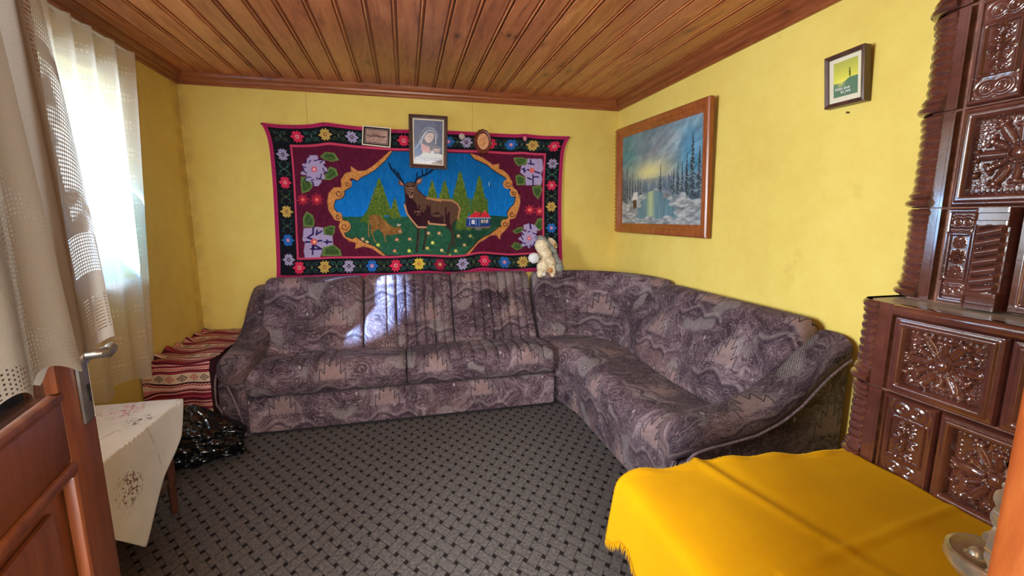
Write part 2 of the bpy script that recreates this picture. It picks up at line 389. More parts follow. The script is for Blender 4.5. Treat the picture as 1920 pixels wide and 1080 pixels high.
def m_sheer(name, tint=(246, 244, 238), clear=0.35, pattern=None, through=0.55):
    """gauze: diffuse threads, light coming through, and open gaps"""
    t = NT(name); uv = t.uv(); u, v, _ = t.sep(uv)
    t.n.remove(t.b)
    d = t.new('ShaderNodeBsdfDiffuse'); tr = t.new('ShaderNodeBsdfTranslucent'); tp = t.new('ShaderNodeBsdfTransparent')
    d.inputs[0].default_value = rgba(tint); tr.inputs[0].default_value = rgba(tint)
    m1 = t.new('ShaderNodeMixShader'); m1.inputs[0].default_value = through; t.l.new(d.outputs[0], m1.inputs[1]); t.l.new(tr.outputs[0], m1.inputs[2])
    m2 = t.new('ShaderNodeMixShader'); t.l.new(m1.outputs[0], m2.inputs[1]); t.l.new(tp.outputs[0], m2.inputs[2])
    th = t.noise(t.comb(u * 1.0, v * 1.0), 260, 2, 0.6)
    fac = clear + (th - 0.5) * 0.3
    if pattern == 'window':
        rows = ((v * 1.0) / 0.145).frac(); col = (u / 0.22).frac()
        dots = ((rows - 0.5).abs().lt(0.20)) * ((col - 0.35).abs().lt(0.13))
        bars = ((rows - 0.5).abs().lt(0.016)).mx((rows - 0.2).abs().lt(0.009)) * t.noise(t.comb(u * 9.0, v * 7.0), 1.0, 1).gt(0.42)
        check = ((u / 0.016).frac().lt(0.5)) * ((v / 0.030).frac().lt(0.5))
        fac = fac - (dots * check * 0.7 + bars * 0.4) * clear
    if pattern == 'lace':
        # v: metres above the hem, u: metres in from the free edge
        edge = (u.lt(0.065)) * (v.gt(0.20))
        net = ((((u + v * 0.35) / 0.0048).frac() - 0.5).abs() + (((v - u * 0.3) / 0.007).frac() - 0.5).abs()).lt(0.44)
        grd = ((v.gt(0.13)) * (v.lt(0.20)) * (u.lt(0.09)) * (u.gt(0.015))) * (((u / 0.0052).frac().gt(0.36)) * ((v / 0.0056).frac().gt(0.38)))
        ladder = ((v.gt(0.02)) * (v.lt(0.09)) * (u.lt(0.08)) * (u.gt(0.02))) * (((u / 0.030).frac().gt(0.25)) * ((v / 0.0062).frac().gt(0.66)))
        wob = t.noise(t.comb(u * 1.0, v * 1.0), 9, 2)
        fac = (fac + edge * net * (wob.step(0.42, 0.5)) * 1.0 + grd * 0.95 + ladder * 0.9).mn(1.0)
    if pattern == 'front':
        # eyelet holes of the crocheted hem, in arcs
        dot = ((((u / 0.0068).frac() - 0.5).abs() * 1.0).lt(0.20)) * ((((v / 0.006) + (u / 0.0068).floor() * 0.5).frac() - 0.5).abs().lt(0.22))
        arc = ((v - 0.03 - ((u * 26.0).sin()) * 0.012).abs().lt(0.016)).mx(((u - 0.085 - (v * 18.0).sin() * 0.008).abs().lt(0.020)) * v.lt(0.28)).mx((v - 0.23).abs().lt(0.018) * u.lt(0.2))
        flower = (((u / 0.09).frac() - 0.5) * ((u / 0.09).frac() - 0.5) + ((v / 0.10).frac() - 0.5) * ((v / 0.10).frac() - 0.5)).sqrt()
        ring = (flower - 0.3).abs().lt(0.05) * v.lt(0.20) * u.gt(0.12)
        fac = (fac + dot * arc * 0.85 + ring * 0.06).mn(1.0)
    t.put(fac.mx(0.0), m2.inputs[0]); t.l.new(m2.outputs[0], t.out.inputs[0])
    return t.m
def m_glass():
    t = NT('window_glass'); t.n.remove(t.b)
    g = t.new('ShaderNodeBsdfGlossy'); g.inputs['Roughness'].default_value = 0.02; tp = t.new('ShaderNodeBsdfTransparent'); tp.inputs[0].default_value = (0.93, 0.96, 0.97, 1)
    fr = t.new('ShaderNodeFresnel'); fr.inputs[0].default_value = 1.45; m = t.new('ShaderNodeMixShader')
    t.l.new(fr.outputs[0], m.inputs[0]); t.l.new(tp.outputs[0], m.inputs[1]); t.l.new(g.outputs[0], m.inputs[2]); t.l.new(m.outputs[0], t.out.inputs[0]); return t.m
def m_kilim():
    t = NT('striped_kilim_throw'); uv = t.uv(); u, v, _ = t.sep(uv)
    n = t.noise(uv, 120, 3, 0.7); w = t.noise(uv, 8, 2)
    vv = (v + w * 0.01) / 0.235
    f = vv.frac()
    st = [(0.0, (92, 24, 40)), (0.05, (206, 150, 140)), (0.08, (110, 28, 46)), (0.13, (190, 104, 108)), (0.19, (214, 156, 140)), (0.215, (66, 22, 36)), (0.24, (150, 50, 62)),
          (0.30, (214, 200, 178)), (0.325, (216, 188, 160)), (0.53, (214, 204, 184)), (0.55, (70, 22, 36)), (0.60, (164, 64, 72)), (0.66, (222, 186, 172)), (0.72, (196, 116, 114)),
          (0.76, (64, 20, 34)), (0.80, (206, 140, 134)), (0.84, (120, 32, 50)), (0.92, (160, 60, 66)), (0.97, (84, 24, 38))]
    c = t.ramp(f, st); t.n[c.node.name].color_ramp.interpolation = 'CONSTANT'
    # diamonds in the pale band
    fy = (f - 0.425) / 0.10; fx = ((u / 0.062).frac() - 0.5) * 2.0
    d = fy.abs() * 0.95 + fx.abs(); inb = fy.abs().lt(0.98)
    par = ((u / 0.124).frac()).gt(0.5)
    c1 = t.mix(par, (84, 74, 72), (190, 92, 92))
    c = t.mix(((d - 0.72).abs().lt(0.16)) * inb * 0.9, c, c1)
    c = t.mix(((d - 0.24).abs().lt(0.13)) * inb * 0.9, c, c1)
    z = (((u / 0.02).frac() - 0.5).abs() * 0.06 + 0.60 - f).abs().lt(0.012).mx((((u / 0.02).frac() - 0.5).abs() * 0.05 + 0.135 - f).abs().lt(0.012))
    c = t.mix(z * 0.7, c, (226, 190, 170))
    c = t.mix(n.step(0.35, 0.7) * 0.15, c, (90, 50, 60))
    t.set(color=c, rough=0.92, spec=0.1); t.bump(n + ((v * 300.0).sin()) * 0.2, 0.4, 0.004); return t.m
def m_cloth_embroidered():
    t = NT('embroidered_tablecloth'); uv = t.uv(); u, v, _ = t.sep(uv)
    n = t.noise(uv, 300, 2, 0.6); soft = t.noise(uv, 5, 2)
    base = t.ramp(soft, [(0.3, (222, 219, 212)), (0.7, (236, 234, 230))])
    c = base
    # sprays of small flowers at a few spots (u, v in metres over the cloth)
    for (fu, fv, s, col) in ((0.22, 0.91, 1.1, (206, 130, 146)), (0.33, 0.78, 0.7, (120, 112, 104)), (0.56, 0.53, 1.1, (116, 62, 50)), (0.12, 0.62, 0.9, (196, 124, 140)), (0.25, 0.40, 1.0, (190, 120, 140)), (0.10, 0.85, 0.8, (190, 120, 140))):
        du = u - fu; dv = v - fv; r = (du * du * 1.4 + dv * dv).sqrt() / s
        sp = t.noise(t.vadd(t.vmul(uv, (1.0, 1.0, 1.0)), (fu * 7, fv * 3, 0)), 40, 2, 0.5, 1.2)
        c = t.mix(r.step(0.085, 0.045) * sp.step(0.52, 0.56) * 0.85, c, col)
        c = t.mix(r.step(0.115, 0.06) * (t.noise(uv, 38, 2, 0.5, 2.5)).step(0.60, 0.64) * 0.6, c, (120, 126, 96))
    stem = (v - 0.72 - (u * 14.0).sin() * 0.03).abs().lt(0.0028).mx((u - 0.25 - (v * 11.0).sin() * 0.04).abs().lt(0.0028)) * t.noise(uv, 12, 1).gt(0.5)
    c = t.mix(stem * 0.6, c, (150, 146, 130))
    t.set(color=c, rough=0.9, spec=0.15); t.bump(n, 0.25, 0.003); return t.m
def m_mustard():
    t = NT('mustard_woven_wool'); uv = t.uv(); u, v, _ = t.sep(uv)
    n = t.noise(uv, 380, 2, 0.7); b = t.noise(uv, 3.5, 4, 0.6); tw = t.noise(uv, 900, 1)
    c = t.ramp(b * 0.6 + n * 0.4, [(0.3, (190, 131, 2)), (0.5, (204, 146, 3)), (0.7, (214, 158, 8))])
    s1 = (((u - 0.19).abs() * 1.0 + (v - 0.62 - (u * 60.0).sin() * 0.005).abs() * 6.0).lt(0.022)).mx(((u - 0.31).abs() + (v - 0.70).abs() * 8.0).lt(0.014))
    c = t.mix(s1 * 0.75, c, (92, 62, 20))
    t.set(color=c, rough=0.93, spec=0.08, sheen=0.3); t.b.inputs['Sheen Tint'].default_value = rgba((240, 200, 60)); t.bump(n * 0.6 + tw * 0.4, 0.3, 0.002); return t.m

MW = m_wall()
M_CEIL = m_wood('pine_ceiling_board', (120, 60, 32), (182, 105, 62), (212, 138, 88), 'Y')
M_TRIMX = m_wood('pine_cornice_across', (96, 42, 22), (138, 70, 38), (166, 94, 54), 'X', knots=True)
M_TRIMY = m_wood('pine_cornice_along', (96, 42, 22), (138, 70, 38), (166, 94, 54), 'Y', knots=True)
M_DOOR = m_wood('door_pine_varnish', (88, 40, 16), (116, 58, 26), (142, 78, 40), 'Z', knots=False, rough=0.42, rnd=False)
M_JAMB = m_wood('door_jamb_orange_pine', (150, 70, 26), (182, 98, 42), (204, 126, 66), 'Z', knots=False, rough=0.45, rnd=False)
M_FRAMEW = m_wood('picture_frame_wood', (104, 46, 20), (146, 74, 34), (178, 104, 56), 'Z', knots=False, rough=0.3, rnd=False)
M_DARKW = m_wood('dark_frame_wood', (48, 28, 24), (74, 46, 38), (100, 66, 54), 'Z', knots=False, rough=0.4, rnd=False)
M_LEGW = m_wood('table_leg_wood', (52, 26, 18), (78, 42, 28), (104, 60, 42), 'Z', knots=False, rough=0.4, rnd=False)
M_CARPET = m_carpet(); M_FAB = m_fabric(); M_FAB_SHADE = m_fabric('sofa_fabric_arm_shade', 0.84); M_PIPE = m_simple('sofa_piping', (104, 84, 88), 0.8, var=0.3, scale=60)  # arm copy of the sofa fabric, darkened to carry the shading on the arms
M_BLACK = m_simple('black_and_gap_shade', (24, 18, 22), 0.9)
M_GLAZE = m_glaze(); M_GROUT = m_simple('stove_joint_clay', (136, 92, 76), 0.7, var=0.25, scale=30)
M_LEDGE = m_simple('stove_ledge_plaster', (184, 174, 156), 0.5, var=0.12, scale=12, coat=0.3)
M_RUG = m_vcol('rug_knots', weave=420); M_PAINT = m_vcol('oil_paint', 0.45, 0.4, weave=60); M_PRINT = m_vcol('framed_print', 0.3, 0.5, coat=0.4)
M_SHEER = m_sheer('window_sheer', (246, 243, 234), 0.30, 'window'); M_LACEB = m_sheer('door_lace', (150, 136, 124), 0.05, 'lace', 0.22); M_LACEF = m_sheer('door_lace_front', (148, 138, 126), 0.05, 'front', 0.10)
M_GLASS = m_glass(); M_KILIM = m_kilim(); M_TCLOTH = m_cloth_embroidered(); M_MUST = m_mustard()
M_WHITE = m_simple('window_white_paint', (226, 226, 220), 0.5); M_STEEL = m_simple('worn_nickel', (150, 146, 140), 0.32, 0.85, var=0.12, scale=40)
M_BAG = m_simple('black_polythene', (9, 9, 11), 0.22, spec=0.5, coat=0.3); M_BLUE = m_simple('pale_blue_polythene', (120, 190, 216), 0.3, spec=0.5)
M_CREAM = m_simple('cream_plush', (224, 206, 172), 0.95, var=0.14, scale=60, bump=0.6); M_GREYP = m_simple('shade_grey_plush', (140, 138, 130), 0.95, var=0.12, scale=60, bump=0.6)  # grey puts the shade on the back of the toy into its colour
M_WHITEP = m_simple('white_plush', (222, 222, 222), 0.95, var=0.06, scale=60, bump=0.5); M_TAN = m_simple('tan_plush', (190, 128, 70), 0.9, var=0.2, scale=60)
M_BRASS = m_simple('gilt', (210, 160, 80), 0.35, 0.6); M_CREAMP = m_simple('cream_mount', (226, 214, 190), 0.7)
M_CAST = m_simple('silvered_cast_metal', (196, 194, 178), 0.3, 0.55, var=0.18, scale=25, coat=0.3); M_CASTD = m_simple('tarnished_metal', (120, 106, 92), 0.4, 0.5)
M_NAIL = m_simple('nail_iron', (70, 40, 40), 0.5, 0.5)
M_TICK = m_simple('dark_red_gap_shade', (74, 26, 34), 0.9, var=0.2, scale=30)  # mattress darkened, its visible side standing in for the shaded gap by the arm
M_CONCRETE = m_simple('outer_wall_render', (190, 184, 172), 0.9, var=0.1, scale=3)
M_HALL = m_simple('hall_plaster', (226, 214, 186), 0.85)
M_SHELLP = m_simple('pearly_shell', (214, 196, 190), 0.2, 0.2, coat=0.6, var=0.2, scale=90); M_SHELLK = m_simple('pink_shell', (222, 120, 140), 0.2, 0.1, coat=0.6, var=0.3, scale=90)
M_IVORY = m_simple('amber_relief', (206, 140, 84), 0.35, var=0.2, scale=70); M_REDW = m_simple('carved_red_wood', (104, 42, 26), 0.4, var=0.25, scale=60)
M_COPPER = m_simple('coppery_relief_metal', (140, 112, 104), 0.35, 0.75, var=0.15, scale=80)
# ---------------------------------------------------------------- room shell
XL, XR, YB, YF, ZC = -1.57, 1.94, 3.85, 0.25, 2.44
def struct(o): o['kind'] = 'structure'; return o
struct(boxes('floor', [(XL - 0.3, XR + 0.3, -2.6, YB + 0.3, -0.12, 0)], M_CARPET))
WY1 = (2.02, 3.09); WY2 = (0.66, 1.72); WZ = (1.02, 2.17)
struct(boxes('wall_left', [(XL - 0.25, XL, -0.05, YB + 0.25, 0, WZ[0]), (XL - 0.25, XL, -0.05, YB + 0.25, WZ[1], 2.62),
      (XL - 0.25, XL, -0.05, WY2[0], WZ[0], WZ[1]), (XL - 0.25, XL, WY2[1], WY1[0], WZ[0], WZ[1]), (XL - 0.25, XL, WY1[1], YB + 0.25, WZ[0], WZ[1])], MW))
struct(boxes('wall_back', [(XL, XR, YB, YB + 0.25, 0, 2.62)], MW))
struct(boxes('wall_right', [(XR, XR + 0.25, -0.05, YB + 0.25, 0, 2.62)], MW))
DX0, DX1, DZ = -0.455, 0.546, 2.06
struct(boxes('wall_front', [(XL, DX0 - 0.03, 0.0, YF, 0, 2.62), (DX1 + 0.05, XR, 0.0, YF, 0, 2.62), (DX0 - 0.03, DX1 + 0.05, 0.0, YF, DZ + 0.04, 2.62)], MW))
# ceiling: a backing slab, and each bead-edged pine board a piece of its own
ceil = struct(boxes('ceiling', [(XL - 0.05, XR + 0.05, -0.05, YB + 0.05, ZC + 0.014, ZC + 0.05)], M_DARKW))
PW = 0.1405
def plank(x0, x1):
    """board seen from below: flat field, then a rounded bead and two fine grooves along its right edge"""
    w = x1 - x0; z = ZC
    pr = [(0.001, 0.012), (0.001, 0.003), (0.004, 0.0), (w - 0.030, 0.0), (w - 0.0275, 0.010), (w - 0.0225, 0.010), (w - 0.0200, 0.0), (w - 0.0155, -0.0025), (w - 0.0105, 0.0), (w - 0.0075, 0.011), (w - 0.001, 0.0125), (w - 0.001, 0.0135)]
    V = []; 
    for y in (YF + 0.02, YB - 0.01):
        V += [(x0 + a, y, z + b) for a, b in pr]
    n = len(pr); F = [(i, i + n, (i + 1) % n + n, (i + 1) % n) for i in range(n)] + [tuple(range(n))[::-1], tuple(range(n, 2 * n))]
    return mesh('plank', V, F, M_CEIL, ceil, smooth=False)
x = 0.003 - PW * 12
while x < XR - 0.01:
    a, b = max(x, XL + 0.005), min(x + PW, XR - 0.005)
    if b - a > 0.05: plank(a, b)
    x += PW
# moulded cornice along three walls
CP = [(0, 0), (0.012, 0), (0.020, 0.006), (0.020, 0.016), (0.028, 0.022), (0.034, 0.030), (0.036, 0.040), (0.046, 0.046), (0.056, 0.054), (0.062, 0.066), (0.062, 0.080), (0.0, 0.080)]
ZT = 2.362
def cornice(name, axis, mat):
    V = []; n = len(CP)
    for end in (0, 1):
        for d, h in CP:
            if axis == 'back': V.append(((XL + d if end == 0 else XR - d), YB - d, ZT + h))
            elif axis == 'left': V.append((XL + d, (YF + d if end == 0 else YB - d), ZT + h))
            elif axis == 'right': V.append((XR - d, (YF + d if end == 0 else YB - d), ZT + h))
            else: V.append(((XL + d if end == 0 else XR - d), YF + d, ZT + h))
    F = [(i, (i + 1) % n, (i + 1) % n + n, i + n) for i in range(n)] + [tuple(range(n)), tuple(range(n, 2 * n))[::-1]]
    struct(mesh(name, V, F, mat, None, smooth=False))
cornice('trim_1', 'back', M_TRIMX); cornice('trim_2', 'left', M_TRIMY); cornice('trim_3', 'right', M_TRIMY); cornice('trim_4', 'front', M_TRIMX)

def window(name, y0, y1):
    z0, z1 = WZ; fx = XL - 0.17
    w = struct(boxes(name, [(fx - 0.03, fx + 0.03, y0, y1, z0, z0 + 0.06), (fx - 0.03, fx + 0.03, y0, y1, z1 - 0.06, z1), (fx - 0.03, fx + 0.03, y0, y0 + 0.06, z0 + 0.06, z1 - 0.06), (fx - 0.03, fx + 0.03, y1 - 0.06, y1, z0 + 0.06, z1 - 0.06)], M_WHITE, bevel=0.006))
    ym = (y0 + y1) / 2
    boxes('mullion', [(fx - 0.028, fx + 0.032, ym - 0.035, ym + 0.035, z0 + 0.055, z1 - 0.055)], M_WHITE, w, bevel=0.005)
    boxes('transom', [(fx - 0.02, fx + 0.025, y0 + 0.05, y1 - 0.05, z1 - 0.36, z1 - 0.31)], M_WHITE, w, bevel=0.004)
    for a, b in ((y0 + 0.058, ym - 0.033), (ym + 0.033, y1 - 0.058)):
        for c, d in ((z0 + 0.058, z1 - 0.357), (z1 - 0.312, z1 - 0.058)):
            boxes('pane', [(fx - 0.003, fx + 0.003, a, b, c, d)], M_GLASS, w)
    boxes('window_sill', [(fx + 0.03, XL + 0.03, y0 + 0.002, y1 - 0.002, z0 - 0.002, z0 + 0.02)], M_WHITE, w, bevel=0.004)
window('window_1', *WY1); window('window_2', *WY2)

# ---------------------------------------------------------------- doorway: jamb and the open leaf
dj = struct(boxes('door_2', [(DX1, DX1 + 0.05, -0.06, YF + 0.012, 0, DZ + 0.04)], M_JAMB, bevel=0.005))
boxes('door_jamb', [(DX0 - 0.03, DX0, -0.06, YF + 0.012, 0, DZ + 0.04)], M_JAMB, dj, bevel=0.004)
boxes('door_head', [(DX0, DX1, -0.06, YF + 0.012, DZ, DZ + 0.04)], M_JAMB, dj, bevel=0.004)

E0 = np.array([-0.584, 0.95]); DD = np.array([0.2200, -0.9755]); DN = np.array([0.9755, 0.2200])   # free edge, direction to the hinge, face normal towards the doorway
LW = 0.74
def D3(t, n, z): q = E0 + DD * t + DN * n; return (q[0], q[1], z)
def dbox(name, bs, mat, parent, bevel=0.004):
    bm = bmesh.new()
    for (t0, t1, n0, n1, z0, z1) in bs:
        r = bmesh.ops.create_cube(bm, size=1.0)
        for v in r['verts']:
            v.co = D3((t0 + t1) / 2 + v.co.x * (t1 - t0), (n0 + n1) / 2 + v.co.y * (n1 - n0), (z0 + z1) / 2 + v.co.z * (z1 - z0))
    bmesh.ops.recalc_face_normals(bm, faces=bm.faces[:])
    if bevel: bmesh.ops.bevel(bm, geom=bm.edges[:], offset=bevel, segments=2, affect='EDGES', profile=0.5)
    me = bpy.data.meshes.new(name); bm.to_mesh(me); bm.free()
    return fixorigin(link(name, me, mat, parent, True))
TH = 0.040
door = struct(dbox('door_1', [(0, 0.115, -TH, 0, 0.01, 2.02)], M_DOOR, None, 0.005)); door['label'] = 'stile of the open varnished door leaf'
del door['label']
dbox('stile', [(LW - 0.115, LW, -TH, 0, 0.01, 2.02)], M_DOOR, door)
dbox('rail', [(0.113, LW - 0.113, -TH, -0.001, 1.90, 2.02)], M_DOOR, door)
dbox('rail', [(0.113, LW - 0.113, -TH, -0.001, 0.995, 1.102)], M_DOOR, door)
dbox('rail', [(0.113, LW - 0.113, -TH, -0.001, 0.01, 0.20)], M_DOOR, door)
def moulding(z0, z1, t0, t1, nn, w, name):
    dbox(name, [(t0, t1, nn - 0.012, nn + 0.006, z1 - w, z1), (t0, t1, nn - 0.012, nn + 0.006, z0, z0 + w), (t0, t0 + w, nn - 0.012, nn + 0.006, z0 + w, z1 - w), (t1 - w, t1, nn - 0.012, nn + 0.006, z0 + w, z1 - w)], M_DOOR, door, 0.005)
moulding(0.20, 0.995, 0.113, LW - 0.113, 0.0, 0.020, 'panel_moulding')
dbox('panel', [(0.115, LW - 0.115, -TH + 0.008, -0.016, 0.19, 1.0)], M_DOOR, door, 0.0)
dbox('panel_field', [(0.175, LW - 0.175, -0.020, -0.006, 0.26, 0.945)], M_DOOR, door, 0.008)
moulding(1.102, 1.90, 0.113, LW - 0.113, -0.003, 0.016, 'glazing_bead')
dbox('pane', [(0.114, LW - 0.114, -0.024, -0.019, 1.103, 1.899)], M_GLASS, door, 0.0)
# handle: long nickel plate with a keyhole, lever with a scrolled end
hp = dbox('handle_plate', [(0.018, 0.058, 0.0, 0.006, 1.034, 1.200)], M_STEEL, door, 0.005)
hp['label'] = 'worn nickel plate of the door handle'
k = lathe('keyhole', [(0.0, 0.0), (0.008, 0.0), (0.008, 0.001), (0.0, 0.001)], M_BLACK, None, axis='Y', n=16)
bpy.data.objects.remove(k)
dbox('keyhole', [(0.030, 0.037, 0.0055, 0.0068, 1.070, 1.092), (0.027, 0.040, 0.0055, 0.0069, 1.088, 1.102)], M_BLACK, hp, 0.0)
tube('lever', [D3(0.030, 0.004, 1.156), D3(0.030, 0.018, 1.156), D3(0.028, 0.026, 1.156), D3(0.018, 0.030, 1.155), D3(0.006, 0.031, 1.150), D3(-0.008, 0.031, 1.150), D3(-0.020, 0.030, 1.154), D3(-0.027, 0.030, 1.158)], [0.011, 0.009, 0.009, 0.010, 0.010, 0.009, 0.010, 0.005], M_STEEL, door, 12)
lathe_pts = [D3(0.030, 0.004, 1.156), D3(0.030, 0.010, 1.156)]
tube('handle_rose', lathe_pts, [0.019, 0.016], M_STEEL, door, 20)

# lace curtain on the leaf, in two overlapping sheets (front one nearer the doorway)
def sheet(name, t0, t1, n0, ztop, zfun, mat, parent, amp, waves, lean=0.0, nu=150, nv=90, seed=0, edge=None):
    u = np.linspace(0, 1, nu); v = np.linspace(0, 1, nv); P = np.zeros((nv, nu, 3)); UV = np.zeros((nv, nu, 2))
    for j, vv in enumerate(v):
        for i, uu in enumerate(u):
            t = t0 + (t1 - t0) * uu
            zb = zfun(uu); z = zb + (ztop - zb) * vv
            tt = t + lean * (vv) * (1 - uu)
            if edge: tt += edge(vv) * (1 - uu)
            fold = amp * (0.35 + 0.65 * (1 - vv)) * sin(uu * waves * 2 * pi + seed + vv * 0.9) + amp * 0.5 * sin(uu * waves * 5.1 + seed * 2 + vv * 2)
            P[j, i] = D3(tt, n0 + fold, z); UV[j, i] = (abs(t - t0), z - zb)
    return gridmesh(name, P, mat, parent, uv=UV)
lc = thing('lace_door_curtain', D3(0.1, 0.05, 1.1), 'beige lace curtain hanging over the glazing of the open door leaf', 'curtain')
def hemA(u): return 1.164 + 0.028 * abs(sin(u * pi * 4.2 - 0.1)) ** 1.2
sheet('front_sheet', 0.172, 0.66, 0.042, 2.0, hemA, M_LACEF, lc, 0.007, 3.2, seed=1.2, edge=lambda v: 0.10 * v)
def hemB(u): return 1.160 + 0.014 * abs(sin(u * pi * 3.0 + 0.5)) + 0.01 * u
sheet('edge_sheet', -0.048, 0.26, 0.026, 2.0, hemB, M_LACEB, lc, 0.005, 2.4, seed=0.3, edge=lambda v: 0.17 * v ** 1.3)
tube('curtain_rail', [D3(0.05, 0.045, 1.995), D3(0.66, 0.055, 1.995)], 0.006, M_BRASS, lc, 8)

# sheer curtain at the far window
def sheerwin(name, label, y0, y1, zt, seed, hem, x0=XL + 0.075):
    nu, nv = 260, 70; u = np.linspace(0, 1, nu); v = np.linspace(0, 1, nv); P = np.zeros((nv, nu, 3)); UV = np.zeros((nv, nu, 2))
    for j, vv in enumerate(v):
        for i, uu in enumerate(u):
            y = y0 + (y1 - y0) * uu
            zb = hem(uu); z = zb + (zt - zb) * vv
            y2 = y - (1 - vv) * 0.135 * uu ** 3
            f = 0.028 * sin(uu * 46 + seed + 0.8 * sin(uu * 11)) * (0.55 + 0.45 * vv) + 0.03 * (1 - vv) * sin(uu * 17 + seed)
            P[j, i] = (x0 + f, y2, z); UV[j, i] = ((y1 - y0) * uu * 1.25, z - 0.4)
    c = thing(name, (x0, (y0 + y1) / 2, 0.5), label, 'curtain')
    gridmesh('gauze', P, M_SHEER, c, uv=UV)
    tube('curtain_rod', [(x0, y0 - 0.05, zt - 0.002), (x0, y1 + 0.03, zt - 0.002)], 0.008, M_WHITE, c, 8)
    return c
sheerwin('window_curtain', 'long sheer cream curtain with woven bars over the far window, beside the daybed', 1.95, 3.13, 2.335, 0.7, lambda u: 0.50 + (0.025 * sin(u * 19 + 1.1) if u > 0 else 0) + (0.06 if u > 0.93 else 0) * (u - 0.93) * 8)
# blue plastic bag hanging at the window behind the gauze
nb = 40; P = np.zeros((nb, 24, 3))
for j in range(nb):
    s = j / (nb - 1); z = 1.66 - 0.64 * s; w = 0.012 + 0.085 * min(1, s * 3.0) * (1 - 0.30 * max(0, s - 0.75) * 4)
    yc = 2.93 + 0.02 * sin(s * 4) - 0.03 * s
    for i in range(24):
        a = i / 24 * 2 * pi; wr = 1 + 0.22 * sin(a * 5 + s * 9) * (0.4 + s)
        P[j, i] = (XL - 0.05 + 0.020 * cos(a) * wr * (0.4 + s), yc + w * sin(a) * wr, z + 0.02 * sin(a * 3))
tag(gridmesh('plastic_bag', P, M_BLUE, wrapu=True, capv=True), 'pale blue plastic bag hanging in the far window behind the sheer curtain', 'bag')
# ---------------------------------------------------------------- corner sofa
def arclen(pr): 
    d = np.linalg.norm(np.diff(np.vstack([pr, pr[:1]]), axis=0), axis=1); return np.concatenate([[0], np.cumsum(d)])[:-1]
def sweep(name, rings, us, mat, parent, vscale=1.0, voff=0.0, uoff=0.0):
    """rings: list of n x 3 closed rings; us: metres along. UV u = along, v = around"""
    P = np.array(rings); UV = np.zeros(P.shape[:2] + (2,))
    al = arclen(P[len(P) // 2])
    for k in range(len(P)): UV[k, :, 0] = us[k] + uoff; UV[k, :, 1] = al * vscale + voff
    return gridmesh(name, P, mat, parent, uv=UV, wrapu=True, capv=True)
def rprof(pts, r, n=5):
    """round the corners of a closed 2-D polygon, then sample its edges"""
    pts = np.asarray(pts, float); m = len(pts); out = []; r = np.broadcast_to(r, (m,))
    for i in range(m):
        p0, p, p1 = pts[i - 1], pts[i], pts[(i + 1) % m]
        a = (p0 - p); b = (p1 - p); la, lb = np.linalg.norm(a), np.linalg.norm(b); rr = min(r[i], la * 0.45, lb * 0.45)
        A = p + a / la * rr; B = p + b / lb * rr
        for t in np.linspace(0, 1, n): out.append((1 - t) ** 2 * A + 2 * t * (1 - t) * p + t * t * B)
    out = np.array(out); res = []
    for i in range(len(out)):
        a, b = out[i], out[(i + 1) % len(out)]; d = np.linalg.norm(b - a); k = max(1, int(d / 0.035))
        for q in range(k): res.append(a + (b - a) * q / k)
    return np.array(res)
def pillow(prof, s, L, r=0.05, c=None):
    """ease the ring inwards near both ends"""
    d = min(s, L - s)
    if d >= r: return prof
    k = r - sqrt(max(0, r * r - (r - d) ** 2)); c = prof.mean(0) if c is None else c
    ext = prof - c; L2 = np.linalg.norm(ext, axis=1)[:, None] + 1e-6
    return prof - ext / L2 * np.minimum(k, L2 * 0.6)
def ssample(L, extra=(), step=0.02, r=0.05):
    s = list(np.arange(0, L, step)) + [L] + list(r * (1 - np.cos(np.linspace(0, pi / 2, 7)))) + list(L - r * (1 - np.cos(np.linspace(0, pi / 2, 7))))
    for e in extra: s += [e - 0.012, e - 0.006, e - 0.003, e, e + 0.003, e + 0.006, e + 0.012]
    s = np.unique(np.round(np.clip(s, 0, L), 5)); return s

sofa = thing('corner_sofa', (1.0, 3.3, 0), 'large plum and grey patterned corner sofa under the stag wall rug', 'sofa')
SX0, SX1, SFY = -1.02, 1.05, 2.95
L = SX1 - SX0
# seat of the long run: profile in (y, z)
seat_p = rprof([(SFY + 0.010, 0.262), (SFY - 0.045, 0.36), (SFY + 0.01, 0.462), (SFY + 0.16, 0.462), (3.40, 0.43), (3.46, 0.40), (3.46, 0.255)], [0.035, 0.10, 0.08, 0.05, 0.05, 0.02, 0.02])
seams = [0.69 + 0.087 * k for k in range(0, 12)]; seams0 = [0.17 + 0.087 * k for k in range(5)]
def seamdepth(s, ss, d, w=0.007): return sum(d * math.exp(-((s - e) / w) ** 2) for e in ss)
def channel(s, ss, d):
    """soft swelling between two stitched lines"""
    for a, b in zip(ss[:-1], ss[1:]):
        if a <= s <= b: return d * sin(pi * (s - a) / (b - a)) ** 0.6
    return 0
for (a, b, nm) in ((0.0, 0.995, 'seat'), (1.0, L, 'seat')):
    LL = b - a; ss = [q - a for q in (seams0 if a == 0 else [1.04 + 0.085 * k for k in range(12)]) if a < q < b - 0.03]
    rings = []; us = ssample(LL, ss, 0.02, 0.045)
    for s in us:
        p = pillow(seat_p, s, LL, 0.045).copy()
        k = seamdepth(s, ss, 0.010) - channel(s, ss, 0.006)
        top = (p[:, 1] > 0.40); p[top, 1] -= k; p[top, 1] += 0.012 * sin(pi * s / LL)
        fr = (p[:, 0] < SFY + 0.02); p[fr, 0] -= 0.012 * sin(pi * s / LL) ** 0.7
        rings.append(np.column_stack([np.full(len(p), SX0 + a + s), p]))
    sweep(nm, rings, us, M_FAB, sofa, voff=0.9, uoff=a)
